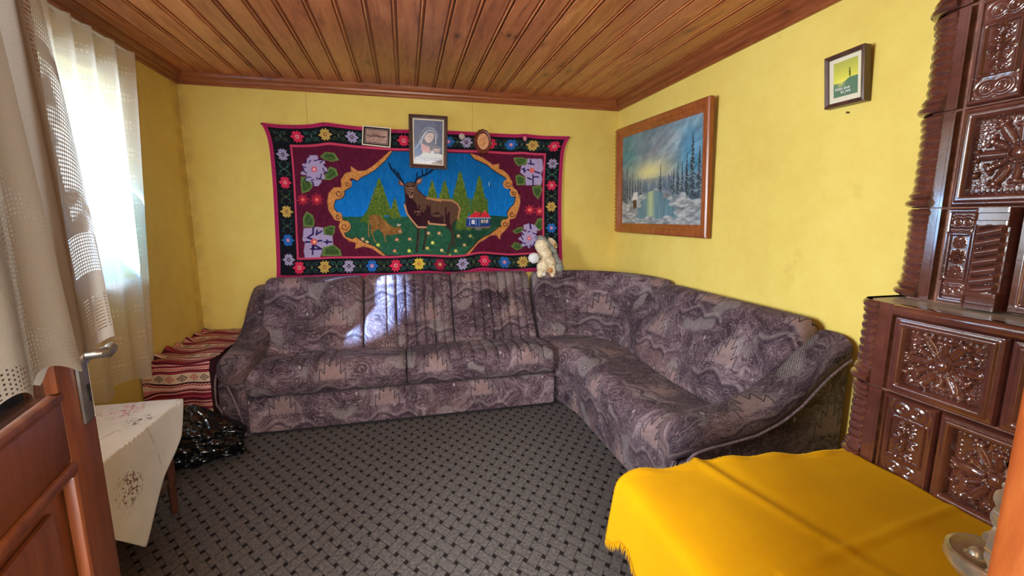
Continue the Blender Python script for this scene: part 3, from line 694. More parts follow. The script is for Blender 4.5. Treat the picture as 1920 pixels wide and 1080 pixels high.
# front valance board
pr = rprof([(SFY + 0.014, 0.022), (SFY + 0.014, 0.226), (SFY + 0.040, 0.25), (SFY + 0.50, 0.25), (SFY + 0.50, 0.022)], [0.012, 0.02, 0.012, 0.012, 0.012])
us = np.linspace(0, L, 40)
sweep('base', [np.column_stack([np.full(len(pr), SX0 + 0.005 + s * 0.995), pr]) for s in us], us, M_FAB, sofa, voff=0.31, uoff=0.33)
boxes('gap_shade_strip', [(SX0 + 0.02, SX1, SFY + 0.035, 3.6, 0.0, 0.025)], M_BLACK, sofa)  # dark strip standing in for the black shade gap under the base
# back of the long run, three panels: plain, fluted, fluted
bk = rprof([(3.275, 0.40), (3.44, 0.66), (3.555, 0.90), (3.60, 0.945), (3.70, 0.95), (3.79, 0.90), (3.80, 0.40)], [0.03, 0.2, 0.07, 0.06, 0.06, 0.06, 0.02])
def back_panel(a, b, ss, uo):
    LL = b - a; us = ssample(LL, ss, 0.02, 0.035); rings = []
    for s in us:
        p = pillow(bk, s, LL, 0.035).copy()
        k = seamdepth(s, ss, 0.012) - channel(s, ss, 0.008)
        fr = (p[:, 0] < 3.62); nrm = np.array([-0.88, 0.40])
        p[fr] -= nrm * k; p[fr] += nrm * 0.014 * sin(pi * s / LL) * np.clip((p[fr, 1:2] - 0.4) / 0.2, 0, 1)
        rings.append(np.column_stack([np.full(len(p), a + s), p]))
    sweep('backrest', rings, us, M_FAB, sofa, voff=1.42, uoff=uo)
back_panel(-1.035, -0.335, [], 0.02)
back_panel(-0.325, 0.345, [0.17 + 0.072 * k for k in range(7)], 0.69)
back_panel(0.352, 1.015, [0.17 + 0.072 * k for k in range(7)], 1.36)

# corner unit: back swept along an L path with a rounded corner
def lpath(pts, r, step=0.02):
    pts = [np.array(p, float) for p in pts]; out = [pts[0]]
    for i in range(1, len(pts) - 1):
        a = pts[i - 1] - pts[i]; b = pts[i + 1] - pts[i]; A = pts[i] + a / np.linalg.norm(a) * r; B = pts[i] + b / np.linalg.norm(b) * r
        for t in np.linspace(0, 1, 14): out.append((1 - t) ** 2 * A + 2 * t * (1 - t) * pts[i] + t * t * B)
    out.append(pts[-1]); return poly_arc(out, step)
def pathback(path, prof, name, mat, parent, r0=0.035, r1=0.035, uo=0.0, vo=1.42, ss=()):
    P, s = path; T = np.gradient(P, axis=0); T /= np.linalg.norm(T, axis=1)[:, None]; N = np.column_stack([-T[:, 1], T[:, 0]])   # left of travel = outward
    rings = []; LL = s[-1]
    for k in range(len(P)):
        p = prof.copy()
        d = min(s[k] / max(r0, 1e-4), (LL - s[k]) / max(r1, 1e-4)); rr = r0 if s[k] / max(r0, 1e-4) < (LL - s[k]) / max(r1, 1e-4) else r1
        if d < 1:
            kk = rr * (1 - sqrt(max(0, 1 - (1 - d) ** 2))); c = p.mean(0); e = p - c; l2 = np.linalg.norm(e, axis=1)[:, None] + 1e-6; p = p - e / l2 * np.minimum(kk, l2 * 0.6)
        q = seamdepth(s[k], ss, 0.012) - channel(s[k], list(ss), 0.008)
        fr = p[:, 0] < 0.30; p[fr, 0] += q
        rings.append(np.column_stack([P[k, 0] + N[k, 0] * p[:, 0], P[k, 1] + N[k, 1] * p[:, 0], p[:, 1]]))
    return sweep(name, rings, s, mat, parent, voff=vo, uoff=uo)
prof_c = rprof([(0.0, 0.40), (0.13, 0.66), (0.235, 0.90), (0.28, 0.945), (0.33, 0.95), (0.352, 0.90), (0.36, 0.40)], [0.03, 0.2, 0.07, 0.05, 0.03, 0.03, 0.02])
# travel from left to right along the back wall, then towards the camera along the right wall; outward is on the left
pc = lpath([(1.045, 3.30), (1.575, 3.30), (1.575, 2.80)], 0.34)
pathback(pc, prof_c, 'corner_backrest', M_FAB, sofa, 0.04, 0.06, uo=2.05, ss=[0.10 + 0.075 * k for k in range(4)])
prof_s = rprof([(-0.02, 0.40), (0.05, 0.62), (0.17, 0.86), (0.235, 0.925), (0.31, 0.935), (0.345, 0.88), (0.35, 0.40)], [0.03, 0.2, 0.08, 0.08, 0.05, 0.04, 0.02])
ps = poly_arc([(1.572, 2.86), (1.572, 1.60)], 0.02)
pathback(ps, prof_s, 'side_backrest', M_FAB, sofa, 0.12, 0.08, uo=2.9)
# seat of the side run: profile in (x, z), swept along y
FX = 1.115
sp = rprof([(FX + 0.03, 0.015), (FX - 0.0, 0.30), (FX + 0.0, 0.375), (FX + 0.075, 0.45), (FX + 0.22, 0.455), (1.60, 0.425), (1.66, 0.40), (1.66, 0.015)], [0.02, 0.15, 0.10, 0.08, 0.1, 0.05, 0.02, 0.02])
y0, y1 = 3.42, 1.585; LL = y0 - y1; us = ssample(LL, [], 0.025, 0.04); rings = []
for s in us:
    p = pillow(sp, s, LL, 0.04).copy(); y = y0 - s
    fr = p[:, 0] < FX + 0.1
    top = p[:, 1] > 0.3; 
    p[fr, 0] += -0.055 * max(0, (y - 2.75)) / 0.25 * (1 if y < 3.1 else 1)     # front edge meets the long run
    p[fr, 0] = np.maximum(p[fr, 0], 1.056) 
    p[top, 1] -= 0.012 * sin(pi * np.clip((y - 1.8) / 0.9, 0, 1)) - 0.01 * sin(y * 5)
    rings.append(np.column_stack([p[:, 0], np.full(len(p), y), p[:, 1]]))
sweep('side_seat', rings, us, M_FAB, sofa, voff=0.75, uoff=0.2)

# arms: a padded roll that climbs from the front to the back, on a side board edged with piping
HU = np.array([0.0, 0.035, 0.10, 0.22, 0.37, 0.50, 0.60, 0.72, 0.80, 0.86]); HZ = np.array([0.510, 0.535, 0.548, 0.560, 0.580, 0.628, 0.690, 0.800, 0.855, 0.885])
def HH(u): return np.interp(u, HU, HZ)
def arm(mapf, name_l, depth, W=0.17, uo=0.0):
    """mapf(u, v, z) -> room point; u from the front tip, v outwards from the seat side"""
    us = np.concatenate([0.10 * (1 - np.cos(np.linspace(0, pi / 2, 9))), np.arange(0.12, depth, 0.02), [depth]])
    n = 28; th = np.arange(n) / n * 2 * pi; rings = []; cv = []
    for u in us:
        e = sqrt(max(0.0, 1 - (1 - min(u / 0.10, 1)) ** 2)); e = max(e, 0.06)
        hw = (W / 2 + 0.022) * (0.45 + 0.55 * e); top = HH(u) - 0.05 * (1 - e) if u < 0.1 else HH(u)
        bot = HH(u) - 0.150 + 0.015 * (1 - e)
        zc = (top + bot) / 2; hz = (top - bot) / 2
        sx = np.sign(np.cos(th)) * np.abs(np.cos(th)) ** 0.75; sz = np.sign(np.sin(th)) * np.abs(np.sin(th)) ** 0.80
        rings.append(np.array([mapf(u - 0.012, W / 2 - 0.018 + hw * x_, zc + hz * z_) for x_, z_ in zip(sx, sz)]))
    P = np.array(rings); UV = np.zeros(P.shape[:2] + (2,))
    for k in range(len(P)): UV[k, :, 0] = us[k] * 0.9 + uo; UV[k, :, 1] = th * 0.14
    pad = (P, UV)
    # side board
    out = [(0.035, 0.012), (0.02, 0.20), (0.03, 0.36), (0.060, 0.425)] + [(u, HH(u) - 0.105) for u in np.linspace(0.12, depth - 0.01, 24)] + [(depth - 0.01, 0.012)]
    out = np.array(out); R = []
    for v, sh in ((0.010, 0.008), (0.018, 0.0), (W - 0.018, 0.0), (W - 0.004, 0.008)):
        c = out.mean(0); q = out - (out - c) / np.linalg.norm(out - c, axis=1)[:, None] * sh
        R.append(np.array([mapf(p[0], v, p[1]) for p in q]))
    P = np.array(R); UV = np.zeros(P.shape[:2] + (2,))
    for k in range(4): UV[k, :, 0] = out[:, 0] + uo + 0.4 + (0.01, 0.018, W - 0.018, W)[k]; UV[k, :, 1] = out[:, 1]
    a = gridmesh('armrest', P, M_FAB_SHADE, sofa, uv=UV, wrapu=True, capv=True)
    gridmesh('arm_pad', pad[0], M_FAB_SHADE, a, uv=pad[1], wrapu=True, capv=True)
    pp = [(0.022, 0.03), (0.006, 0.20), (0.014, 0.36), (0.05, 0.43)] + [(u, HH(u) - 0.100) for u in np.linspace(0.14, depth - 0.01, 20)]
    tube('piping', [mapf(p[0], W + 0.003 - 0.03 * max(0, 1 - p[0] / 0.06) * (k < 4), p[1]) for k, p in enumerate(smoothcurve(pp, 80))], 0.0065, M_PIPE, a, 8)
    tube('piping', [mapf(u_, v_, z_) for u_, v_, z_ in smoothcurve([(0.020, 0.118, 0.43), (0.010, 0.105, 0.37), (0.004, 0.070, 0.27), (0.012, 0.045, 0.14), (0.028, 0.036, 0.02)], 40)], 0.0060, M_PIPE, a, 8)
    return a
arm(lambda u, v, z: np.array([-1.005 - v, 2.925 + u, z]), 'left', 0.86, uo=0.1)
arm(lambda u, v, z: np.array([1.075 + u * 0.97, 1.625 - v, z]), 'right', 0.86, uo=0.5)
# ---------------------------------------------------------------- glazed tile stove
stove = thing('tiled_stove', (1.65, 0.7, 0), 'tall brown glazed tile stove with raised rosettes against the right wall', 'stove')
def sst(x, a, b): t = np.clip((x - a) / (b - a), 0, 1); return t * t * (3 - 2 * t)
def rosette(a, b, s, seed=0):
    """relief height over a tile; a, b in metres from its centre, s = half size"""
    r = np.hypot(a, b); th = np.arctan2(b, a); d = s - np.maximum(abs(a), abs(b))
    h = 0.010 * sst(d, 0.0, 0.006) + 0.006 * (sst(d, 0.012, 0.018) - sst(d, 0.024, 0.032)) - 0.016 * sst(d, 0.030, 0.038)
    dent = (np.where(abs(a) > abs(b), b, a)); h = h + 0.003 * (sst(d, 0.036, 0.040) - sst(d, 0.046, 0.050)) * (np.sin(dent * 2 * pi / 0.012) > 0)
    inn = sst(d, 0.044, 0.05); R = s * 0.66
    for k in range(12):                                   # twelve petals, long and short
        t0 = k * pi / 6; ln = R * (1.0 if k % 2 == 0 else 0.80); wd = 0.0105 if k % 2 == 0 else 0.008
        p = a * cos(t0) + b * sin(t0); q = -a * sin(t0) + b * cos(t0)
        x = np.clip((p - 0.018) / (ln - 0.018), 0, 1); w = wd * (0.35 + 0.9 * np.sin(np.clip(x, 0, 1) * pi * 0.78)) + 1e-4
        inside = (p > 0.016) & (p < ln)
        h = np.where(inside, np.maximum(h, -0.006 + 0.012 * np.sqrt(np.clip(1 - (q / w) ** 2, 0, 1)) * (0.55 + 0.45 * x) + (-0.003 * (abs(q) < w * 0.22))), h)
        bx, by = ln * cos(t0), ln * sin(t0)               # curled tip
        for off, rb in ((0, 0.0095), (0.9, 0.0065), (-0.9, 0.0065)):
            cx = bx + 0.012 * cos(t0 + off * 1.6) * (off != 0); cy = by + 0.012 * sin(t0 + off * 1.6) * (off != 0)
            rr = np.hypot(a - cx, b - cy) / rb
            h = np.where(rr < 1, np.maximum(h, -0.006 + 0.011 * np.sqrt(np.clip(1 - rr ** 2, 0, 1))), h)
    for k in range(4):                                    # ball flowers towards the corners
        t0 = pi / 4 + k * pi / 2 + 0.26; cx, cy = R * 1.14 * cos(t0), R * 1.14 * sin(t0); rr = np.hypot(a - cx, b - cy) / 0.0095
        h = np.where(rr < 1, np.maximum(h, -0.006 + 0.012 * np.sqrt(np.clip(1 - rr ** 2, 0, 1))), h)
    rr = r / 0.018; h = np.where(rr < 1.45, np.maximum(h, -0.002), h); h = np.where((rr > 1.1) & (rr < 1.45), h + 0.003, h)
    h = np.where(rr < 1, np.maximum(h, -0.004 + 0.014 * np.sqrt(np.clip(1 - rr ** 2, 0, 1))), h)
    h = h + inn * (r > R * 0.95) * 0.0022 * (vnoise(a * 240 + 50, b * 240 + 50, seed) - 0.4)
    return h
def narrow(a, b, sa, sb, seed=0):
    d = np.minimum(sa - abs(a), sb - abs(b))
    h = 0.010 * sst(d, 0.0, 0.005) - 0.006 * sst(d, 0.010, 0.014) 
    f2 = np.minimum(sa * 0.60 - abs(a), sb * 0.46 - abs(b))
    h = h + 0.006 * (sst(f2, -0.007, -0.003) - sst(f2, 0.001, 0.004))
    r = np.hypot(a, b); th = np.arctan2(b, a)
    h = h + np.where(r < sa * 0.52, 0.007 * np.clip(np.cos(th * 8) * 0.5 + 0.5, 0, 1) * np.sin(np.clip(r / (sa * 0.52), 0, 1) * pi), 0)
    h = h + 0.009 * np.sqrt(np.clip(1 - (r / 0.011) ** 2, 0, 1))
    for sg in (-1, 1):                                    # shell and scroll panels above and below
        q = np.hypot(a, b - sg * sb * 0.30); tq = np.arctan2(b - sg * sb * 0.30, a)
        h = h + np.where((q < sa * 0.42), 0.005 * np.clip(np.cos(tq * 11) * 0.5 + 0.5, 0, 1) * np.sin(np.clip(q / (sa * 0.42), 0, 1) * pi), 0)
        y = b - sg * sb * 0.72; e = np.hypot(abs(a) - sa * 0.28, y * 1.1)
        h = h + np.where((abs(y) < sb * 0.22) & (d > 0.014), 0.005 * (0.5 + 0.5 * np.cos(e * 2 * pi / 0.016)) * np.clip(1 - e / 0.045, 0, 1), 0)
    return h
def tile(X, y0, y1, z0, z1, kind, name='tile', seed=0, parent=None, axis='X', res=0.0026):
    g = 0.0024; y0 += g; y1 -= g; z0 += g; z1 -= g
    ny = int(min(120, (y1 - y0) / res)); nz = int(min(120, (z1 - z0) / res)); Y, Z = np.meshgrid(np.linspace(y0, y1, ny), np.linspace(z0, z1, nz))
    a = Y - (y0 + y1) / 2; b = Z - (z0 + z1) / 2
    if kind == 'rosette': 
        s = min(y1 - y0, z1 - z0) / 2; ka = s / ((y1 - y0) / 2); kb = s / ((z1 - z0) / 2); h = rosette(a * ka, b * kb, s, seed)
    elif kind == 'narrow': h = narrow(a, b, (y1 - y0) / 2, (z1 - z0) / 2, seed)
    else:
        d = np.minimum((y1 - y0) / 2 - abs(a), (z1 - z0) / 2 - abs(b)); h = 0.010 * sst(d, 0.0, 0.005) - 0.003 * sst(d, 0.02, 0.024)
    if axis == 'X': P = np.stack([X - h, Y, Z], -1); sk = (0.02, 0, 0)
    else: P = np.stack([Y, X + h, Z], -1); sk = (0, -0.02, 0)
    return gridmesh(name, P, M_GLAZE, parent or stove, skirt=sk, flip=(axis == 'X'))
def ribtile(X, yc, z0, z1, wf, seed=0, slant=0.25, name='corner_tile', flat=0.042, bulge=0.0075, wrapback=0.10, p=0.0262):
    """corner tile: a plain strip beside the panel, then a ribbed column that turns the corner away from the doorway, base and cap mouldings"""
    g = 0.0018; z0 += g; z1 -= g; nz = 150; zs = np.linspace(z0, z1, nz); R = wf - flat
    ys = yc - wf; prof = []                                  # plan: (x, y, outward normal, ribbed?)
    for q in np.linspace(0, 1, 10): prof.append((X, ys + flat * q, -1, 0, 0.0))
    for q in np.linspace(0, 1, 26):
        t = q * pi / 2; prof.append((X + R * 0.8 * (1 - cos(t)), ys + flat + R * sin(t), -cos(t), sin(t), 1.0))
    for q in np.linspace(0.1, 1, 4): prof.append((X + R * 0.8 + (XR - 0.004 - X - R * 0.8) * q, yc, 0, 1, 1.0))
    P = np.zeros((nz, len(prof), 3)); H = z1 - z0
    for j, z in enumerate(zs):
        f = (z - z0); ft = (z1 - z); 
        def torus(q, c, rr, am): return am * sqrt(max(0.0, 1 - ((q - c) / rr) ** 2))
        cap = max(torus(ft, 0.013, 0.013, 0.012), torus(ft, 0.034, 0.010, 0.009), 0.004); base = max(torus(f, 0.014, 0.014, 0.022), torus(f, 0.037, 0.011, 0.015), 0.005)
        cap *= 1 - sst(ft, 0.044, 0.050); base *= 1 - sst(f, 0.047, 0.054)
        for i, (x, y, nx, ny, rb) in enumerate(prof):
            arc = i / len(prof)
            body = sst(f, 0.044, 0.050) * sst(ft, 0.046, 0.052)
            rib = bulge * (0.42 + 0.58 * abs(sin(pi * (z / p + slant * arc * 4))) ** 0.8) if rb else 0.004
            edge = 1.0 if rb else 0.25
            h = rib * body + (cap + base) * edge
            if not rb: h = 0.006 + 0.004 * (i in (0, 1, 2))
            P[j, i] = (x + nx * h, y + ny * h, z)
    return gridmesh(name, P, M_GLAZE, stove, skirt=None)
BX, BYF, UX, UYF = 1.40, 1.076, 1.56, 1.098
YN = YF                                                      # the stove ends at the doorway wall
boxes('stove_body', [(BX + 0.012, XR - 0.002, YN + 0.005, BYF - 0.045, 0.0, 1.125), (UX + 0.012, XR - 0.002, YN + 0.005, UYF - 0.045, 1.12, 2.43)], M_GROUT, stove)
boxes('stove_ledge', [(BX + 0.004, XR - 0.003, YN + 0.004, BYF - 0.062, 1.122, 1.147), (BX + 0.022, XR - 0.003, YN + 0.004, BYF - 0.024, 1.122, 1.1465), (BX + 0.058, XR - 0.003, YN + 0.004, BYF - 0.004, 1.122, 1.146)], M_LEDGE, stove)
boxes('ledge_nosing', [(BX - 0.018, BX + 0.03, YN + 0.004, BYF - 0.11, 1.118, 1.150)], M_GLAZE, stove, bevel=0.012, seg=3)
ribtile(BX, BYF, 0.887, 1.152, 0.115, slant=0.32); ribtile(BX, BYF, 0.626, 0.886, 0.115, slant=0.32); ribtile(BX, BYF, 0.366, 0.625, 0.115, slant=0.32)
r1 = [(0.959, 0.699), (0.699, 0.439), (0.439, 0.262)]
for i, (a, b) in enumerate(r1): tile(BX, b, a, 0.887, 1.120, 'rosette' if i < 2 else 'plain', seed=i)
tile(BX, 0.813, 0.959, 0.626, 0.885, 'narrow', 'narrow_tile', 3)
for i, (a, b) in enumerate([(0.813, 0.555), (0.555, 0.297)]): tile(BX, b, a, 0.626, 0.885, 'rosette', seed=5 + i)
rows = [1.150, 1.430, 1.708, 1.988, 2.268]
for k in range(4): ribtile(UX, UYF, rows[k], rows[k + 1], 0.118, slant=0.10 if k % 2 else -0.16, flat=0.032, p=0.027)
tile(UX, 0.885, 0.967, rows[0], rows[1], 'narrow', 'narrow_tile', 9); 
tile(UX, 0.697, 0.967, rows[1], rows[2], 'rosette', seed=11, res=0.0022); tile(UX, 0.427, 0.697, rows[1], rows[2], 'rosette', seed=12)
tile(UX, 0.842, 0.967, rows[2], rows[3], 'narrow', 'narrow_tile', 13); tile(UX, 0.572, 0.842, rows[2], rows[3], 'rosette', seed=14); tile(UX, 0.302, 0.572, rows[2], rows[3], 'rosette', seed=14)
tile(UX, 0.697, 0.967, rows[3], rows[4], 'rosette', seed=16); tile(UX, 0.427, 0.697, rows[3], rows[4], 'rosette', seed=17)
for k_, ya_, yb_ in ((0, 0.262, 0.36), (1, 0.262, 0.427), (3, 0.262, 0.427)): tile(UX, ya_, yb_, rows[k_], rows[k_ + 1], 'plain')
boxes('stove_cornice', [(UX - 0.035, XR - 0.003, YN + 0.004, UYF + 0.03, 2.27, 2.33), (UX - 0.05, XR - 0.003, YN + 0.004, UYF + 0.045, 2.33, 2.42)], M_GLAZE, stove, bevel=0.012)
# proud fluted pilaster beside the narrow tile of the first upper row, and the recess past it
def pilaster(X, y0, y1, z0, z1):
    ny, nz = 26, 150; P = np.zeros((nz, ny, 3))
    for j, z in enumerate(np.linspace(z0, z1, nz)):
        f, ft = z - z0, z1 - z; body = sst(f, 0.046, 0.052) * sst(ft, 0.046, 0.052)
        for i, q in enumerate(np.linspace(0, 1, ny)):
            e = sst(min(q, 1 - q), 0, 0.09); h = 0.022 * e + 0.010 * e * (1 - body) * (1 if q < 1 else 0)
            m = (1 - body) * (abs(q - 0.5) < 0.40) * ((0.014 < f < 0.034) or (0.014 < ft < 0.034)); h -= 0.006 * m
            h += body * (0.013 * abs(sin(pi * (z / 0.0262 + 0.9 * q))) ** 0.7) * (sst(q, 0.12, 0.2) - sst(q, 0.80, 0.88))
            P[j, i] = (X - h, y0 + (y1 - y0) * q, z)
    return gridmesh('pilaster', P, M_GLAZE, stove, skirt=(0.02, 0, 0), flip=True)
pilaster(UX - 0.012, 0.800, 0.884, rows[0] + 0.002, rows[1] - 0.002)
tile(UX - 0.012, 0.640, 0.798, rows[0], rows[1], 'plain'); tile(UX, 0.36, 0.64, rows[0], rows[1], 'rosette', seed=21)

# ---------------------------------------------------------------- low cooking stove and its mustard cloth
cook = thing('low_cooking_stove', (1.0, 0.7, 0), 'low brown tiled cooking stove in front of the tall stove, under the mustard cloth', 'stove')
CX0, CX1, CY0, CY1, CZ = 0.640, BX - 0.03, YN + 0.006, 1.045, 0.622
boxes('stove_body', [(CX0 + 0.012, CX1, CY0, CY1 - 0.012, 0.0, CZ - 0.03)], M_GROUT, cook)
boxes('cooking_plate', [(CX0 - 0.02, CX1, CY0, CY1 + 0.004, CZ - 0.03, CZ)], M_BLACK, cook, bevel=0.006)
yy = CY1
for k in range(4):
    b = max(CY0 + 0.001, yy - 0.25)
    for zz in (0.03, 0.31): tile(CX0, b, yy, zz, zz + 0.275, 'rosette' if yy - b > 0.2 else 'plain', parent=cook, seed=30 + k, res=0.004)
    yy = b
    if yy <= CY0 + 0.01: break
xx = CX0
for k in range(3):
    b = xx + 0.238
    for zz in (0.03, 0.31): tile(CY1 - 0.012, xx, b, zz, zz + 0.275, 'rosette', parent=cook, axis='Y', seed=40 + k, res=0.005)
    xx = b
# cloth: flat on top, one edge falling over the left side; long hairline fringe on the cut edges
ZT_ = 0.642
def clothP(u, v):
    """u 0..1 (0.2 at the bend) from the hanging left edge to the tall stove, v 0..1 from far to near edge"""
    y = 1.095 - 0.84 * v
    L1 = float(np.interp(v, [0, 0.05, 0.10, 0.15, 0.24, 0.5, 0.8, 1.0], [0.225, 0.205, 0.160, 0.150, 0.215, 0.20, 0.23, 0.21]))   # hanging length
    xe = 0.607; s = L1 * u / 0.2 if u < 0.2 else L1 + 0.783 * (u - 0.2) / 0.8
    far = 0.030 * sst(np.float64(u), 0.0, 0.05)
    if s < L1: 
        d = L1 - s; x = xe - 0.006 - 0.012 * (1 - math.exp(-d / 0.012)) - 0.10 * d * (0.6 + 0.4 * sin(v * 10)); z = ZT_ - 0.012 - d * 0.95
        y += 0.045 * (d / L1) * (1 - v) ** 3 - 0.015 * d / L1
    else:
        x = xe + (s - L1); z = ZT_; 
        bend = math.exp(-(s - L1) / 0.016); z -= 0.012 * bend; x -= 0.006 * bend
    top = 1 if s > L1 else 0.3
    # creases: one from the far edge towards the doorway, one across, and a pinch on the far edge
    y -= 0.048 * sst(np.float64(x), 0.95, 1.40) * (1 - v) ** 2
    cx = 0.865 + 0.21 * v * 0.9; z += top * 0.008 * math.exp(-((x - cx) / 0.020) ** 2) * max(0, 1 - v * 1.35)
    z -= top * 0.005 * math.exp(-((x - cx - 0.035) / 0.03) ** 2) * max(0, 1 - v * 1.35)
    yc = 0.685 + 0.12 * (x - 0.9); z += top * 0.0045 * math.exp(-((y - yc) / 0.012) ** 2) * (x > 0.75)
    y += 0.016 * math.exp(-((x - 0.885) / 0.03) ** 2) * max(0, 1 - v * 6) - 0.004 * sin(x * 26) * max(0, 1 - v * 8)
    if v < 0.03: z += 0.004 * sin(x * 40)
    x2 = x + (0.004 * sin(y * 31) if u > 0.98 else 0)
    z += 0.003 * top * sin(x * 17 + y * 9) * 0.6 + 0.0015
    return (x2, y, z)
nu, nv = 150, 110; P = np.zeros((nv, nu, 3)); UV = np.zeros((nv, nu, 2))
for j in range(nv):
    for i in range(nu):
        P[j, i] = clothP(i / (nu - 1), j / (nv - 1)); uq = i / (nu - 1); UV[j, i] = ((uq * 0.8 if uq < 0.2 else 0.16 + 0.783 * (uq - 0.2) / 0.8), j / (nv - 1) * 0.85)
mc = gridmesh('mustard_cloth', P, M_MUST, uv=UV, flip=True)
so = mc.modifiers.new('Solidify', 'SOLIDIFY'); so.thickness = 0.003; so.offset = 1
tag(mc, 'mustard yellow woollen cloth with frayed edges spread over the low stove', 'cloth')
V = []; F = []
def hair(p, d, w=0.0011):
    b = len(V); p = np.array(p); d = np.array(d); n = np.cross(d, (0.3, 0.2, 1)); n = n / (np.linalg.norm(n) + 1e-9) * w
    m = p + d * 0.55 + np.array([random.uniform(-1, 1), random.uniform(-1, 1), -0.3]) * 0.001; e = p + d + np.array([0, 0, -0.002])
    V.extend([p - n, p + n, m + n * 0.8, m - n * 0.8, e]); F.extend([(b, b + 1, b + 2, b + 3), (b + 3, b + 2, b + 4)])
    V.extend([p + (0, 0, .0012), m + (0, 0, .0012), e]); F.append((b + 5, b + 6, b + 7))
for k in range(560):
    u = k / 560; p = np.array(clothP(u, 0.0)); q = np.array(clothP(u, 0.02)); d = (p - q) / np.linalg.norm(p - q); hair(p, d * random.uniform(0.004, 0.010) + (random.uniform(-.002, .002), 0, 0))
for k in range(620):
    v = k / 620; p = np.array(clothP(0.0, v)); q = np.array(clothP(0.02, v)); d = (p - q) / np.linalg.norm(p - q); hair(p, d * random.uniform(0.010, 0.022 + 0.016 * (v < 0.25)), 0.0014) if k < 0 else hair(p, d * random.uniform(0.010, 0.022 + 0.016 * (v < 0.25)) + (0, random.uniform(-.004, .004), 0))
    p = np.array(clothP(1.0, v)); q = np.array(clothP(0.98, v)); d = (p - q) / np.linalg.norm(p - q); hair(p, d * random.uniform(0.003, 0.010) + (0, random.uniform(-.003, .003), 0.002))
fr = mesh('fringe', V, F, M_MUST, mc, uv=[(v[0], v[1]) for v in V]); fr['kind'] = 'stuff'

# ---------------------------------------------------------------- cast wall bracket just inside the doorway
wb = thing('wall_bracket', (0.655, 0.262, 0.9), 'silvery cast metal wall bracket with round dish, half hidden behind the right door jamb', 'bracket')
nz, ny = 60, 26; P = np.zeros((nz, ny, 3))
for j in range(nz):
    s = j / (nz - 1); z = 1.000 + 0.135 * s; w = 0.050 * (sin(pi * min(1, s * 1.02 + 0.05)) ** 0.6) * (1 + 0.16 * sin(s * 21))
    for i in range(ny):
        q = i / (ny - 1) * 2 - 1; h = 0.010 + 0.012 * (1 - q * q) * (1 + 0.35 * sin(s * 34 + abs(q) * 5)) + 0.005 * cos(q * 16)
        P[j, i] = (0.640 + w * q, YF + 0.0005 + (0.026 + h) * (1 - abs(q) ** 8), z)
gridmesh('scrolled_backplate', P, M_CAST, wb, skirt=(0, -0.012, 0))
dish = lathe('dish', [(0.0, -0.031), (0.014, -0.030), (0.026, -0.026), (0.036, -0.014), (0.043, -0.002), (0.042, 0.009), (0.038, 0.010), (0.033, 0.004), (0.0, 0.002)][::-1], M_CAST, wb, (0.680, 0.322, 0.984), 'Z', 36)
for dy, dx in ((0.008, -0.012), (-0.018, -0.004)):
    lathe('stud', [(0.0, 0.0), (0.011, 0.0), (0.012, 0.005), (0.009, 0.007), (0.008, 0.011), (0.005, 0.014), (0.0, 0.015)], M_CAST, wb, (0.680 + dx, 0.322 + dy, 0.986), 'Z', 24)
tube('stem', [(0.655, 0.27, 0.995), (0.655, 0.29, 0.988), (0.680, 0.322, 0.967)], [0.008, 0.007, 0.010], M_CASTD, wb, 12)
# ---------------------------------------------------------------- daybed with kilim throw
db = thing('daybed', (-1.38, 3.38, 0), 'low daybed under a red striped kilim between the sofa arm and the left wall', 'bed')
boxes('bed_frame', [(XL + 0.01, -1.225, 2.995, YB - 0.01, 0.10, 0.30)], M_DARKW, db, bevel=0.005)
for lx in (XL + 0.05, -1.25):
    for ly in (2.99, 3.79): boxes('leg', [(lx - 0.025, lx + 0.025, ly - 0.02, ly + 0.03, 0, 0.11)], M_DARKW, db, bevel=0.004)
boxes('mattress', [(XL + 0.016, -1.224, 2.985, YB - 0.012, 0.29, 0.505)], M_TICK, db, bevel=0.03, seg=3)
# throw: a strip over the top and down the front, rucked where it meets the wall
nu, nv = 110, 120; P = np.zeros((nv, nu, 3)); UV = np.zeros((nv, nu, 2))
x0, x1 = XL + 0.010, -1.204
for j in range(nv):
    s = j / (nv - 1) * (0.86 + 0.335)                      # metres from the back wall to the hem
    for i in range(nu):
        q = i / (nu - 1); x = x0 + (x1 - x0) * q
        if s < 0.84: y = YB - 0.015 - s; z = 0.527
        elif s < 0.90: a = (s - 0.84) / 0.06 * pi / 2; y = YB - 0.015 - 0.84 - 0.038 * sin(a); z = 0.527 - 0.038 * (1 - cos(a))
        else: y = YB - 0.015 - 0.878 - 0.015 * (s - 0.90) - 0.008 * sin(x * 30); z = 0.489 - (s - 0.90)
        top = 1 if s < 0.87 else 0.25
        z += top * (0.010 * sin(x * 21 + s * 5) * sin(s * 13) + 0.014 * math.exp(-(q / 0.10) ** 2) * (1 + sin(s * 46)) )
        if s > 0.87: y -= 0.004 * sin(x * 44); 
        if q < 0.08 and s > 0.84: y -= 0.014 * (1 - q / 0.08)
        P[j, i] = (x, y, z); UV[j, i] = (x + 3, s * 1.0 + 0.018 * math.exp(-(q / 0.12) ** 2) * sin(s * 46) + 0.08)
kt = tag(gridmesh('kilim_throw', P, M_KILIM, uv=UV), 'red, white and pink striped kilim spread over the daybed left of the sofa', 'throw')
kt.modifiers.new('Solidify', 'SOLIDIFY').thickness = -0.004
V = []; F = []
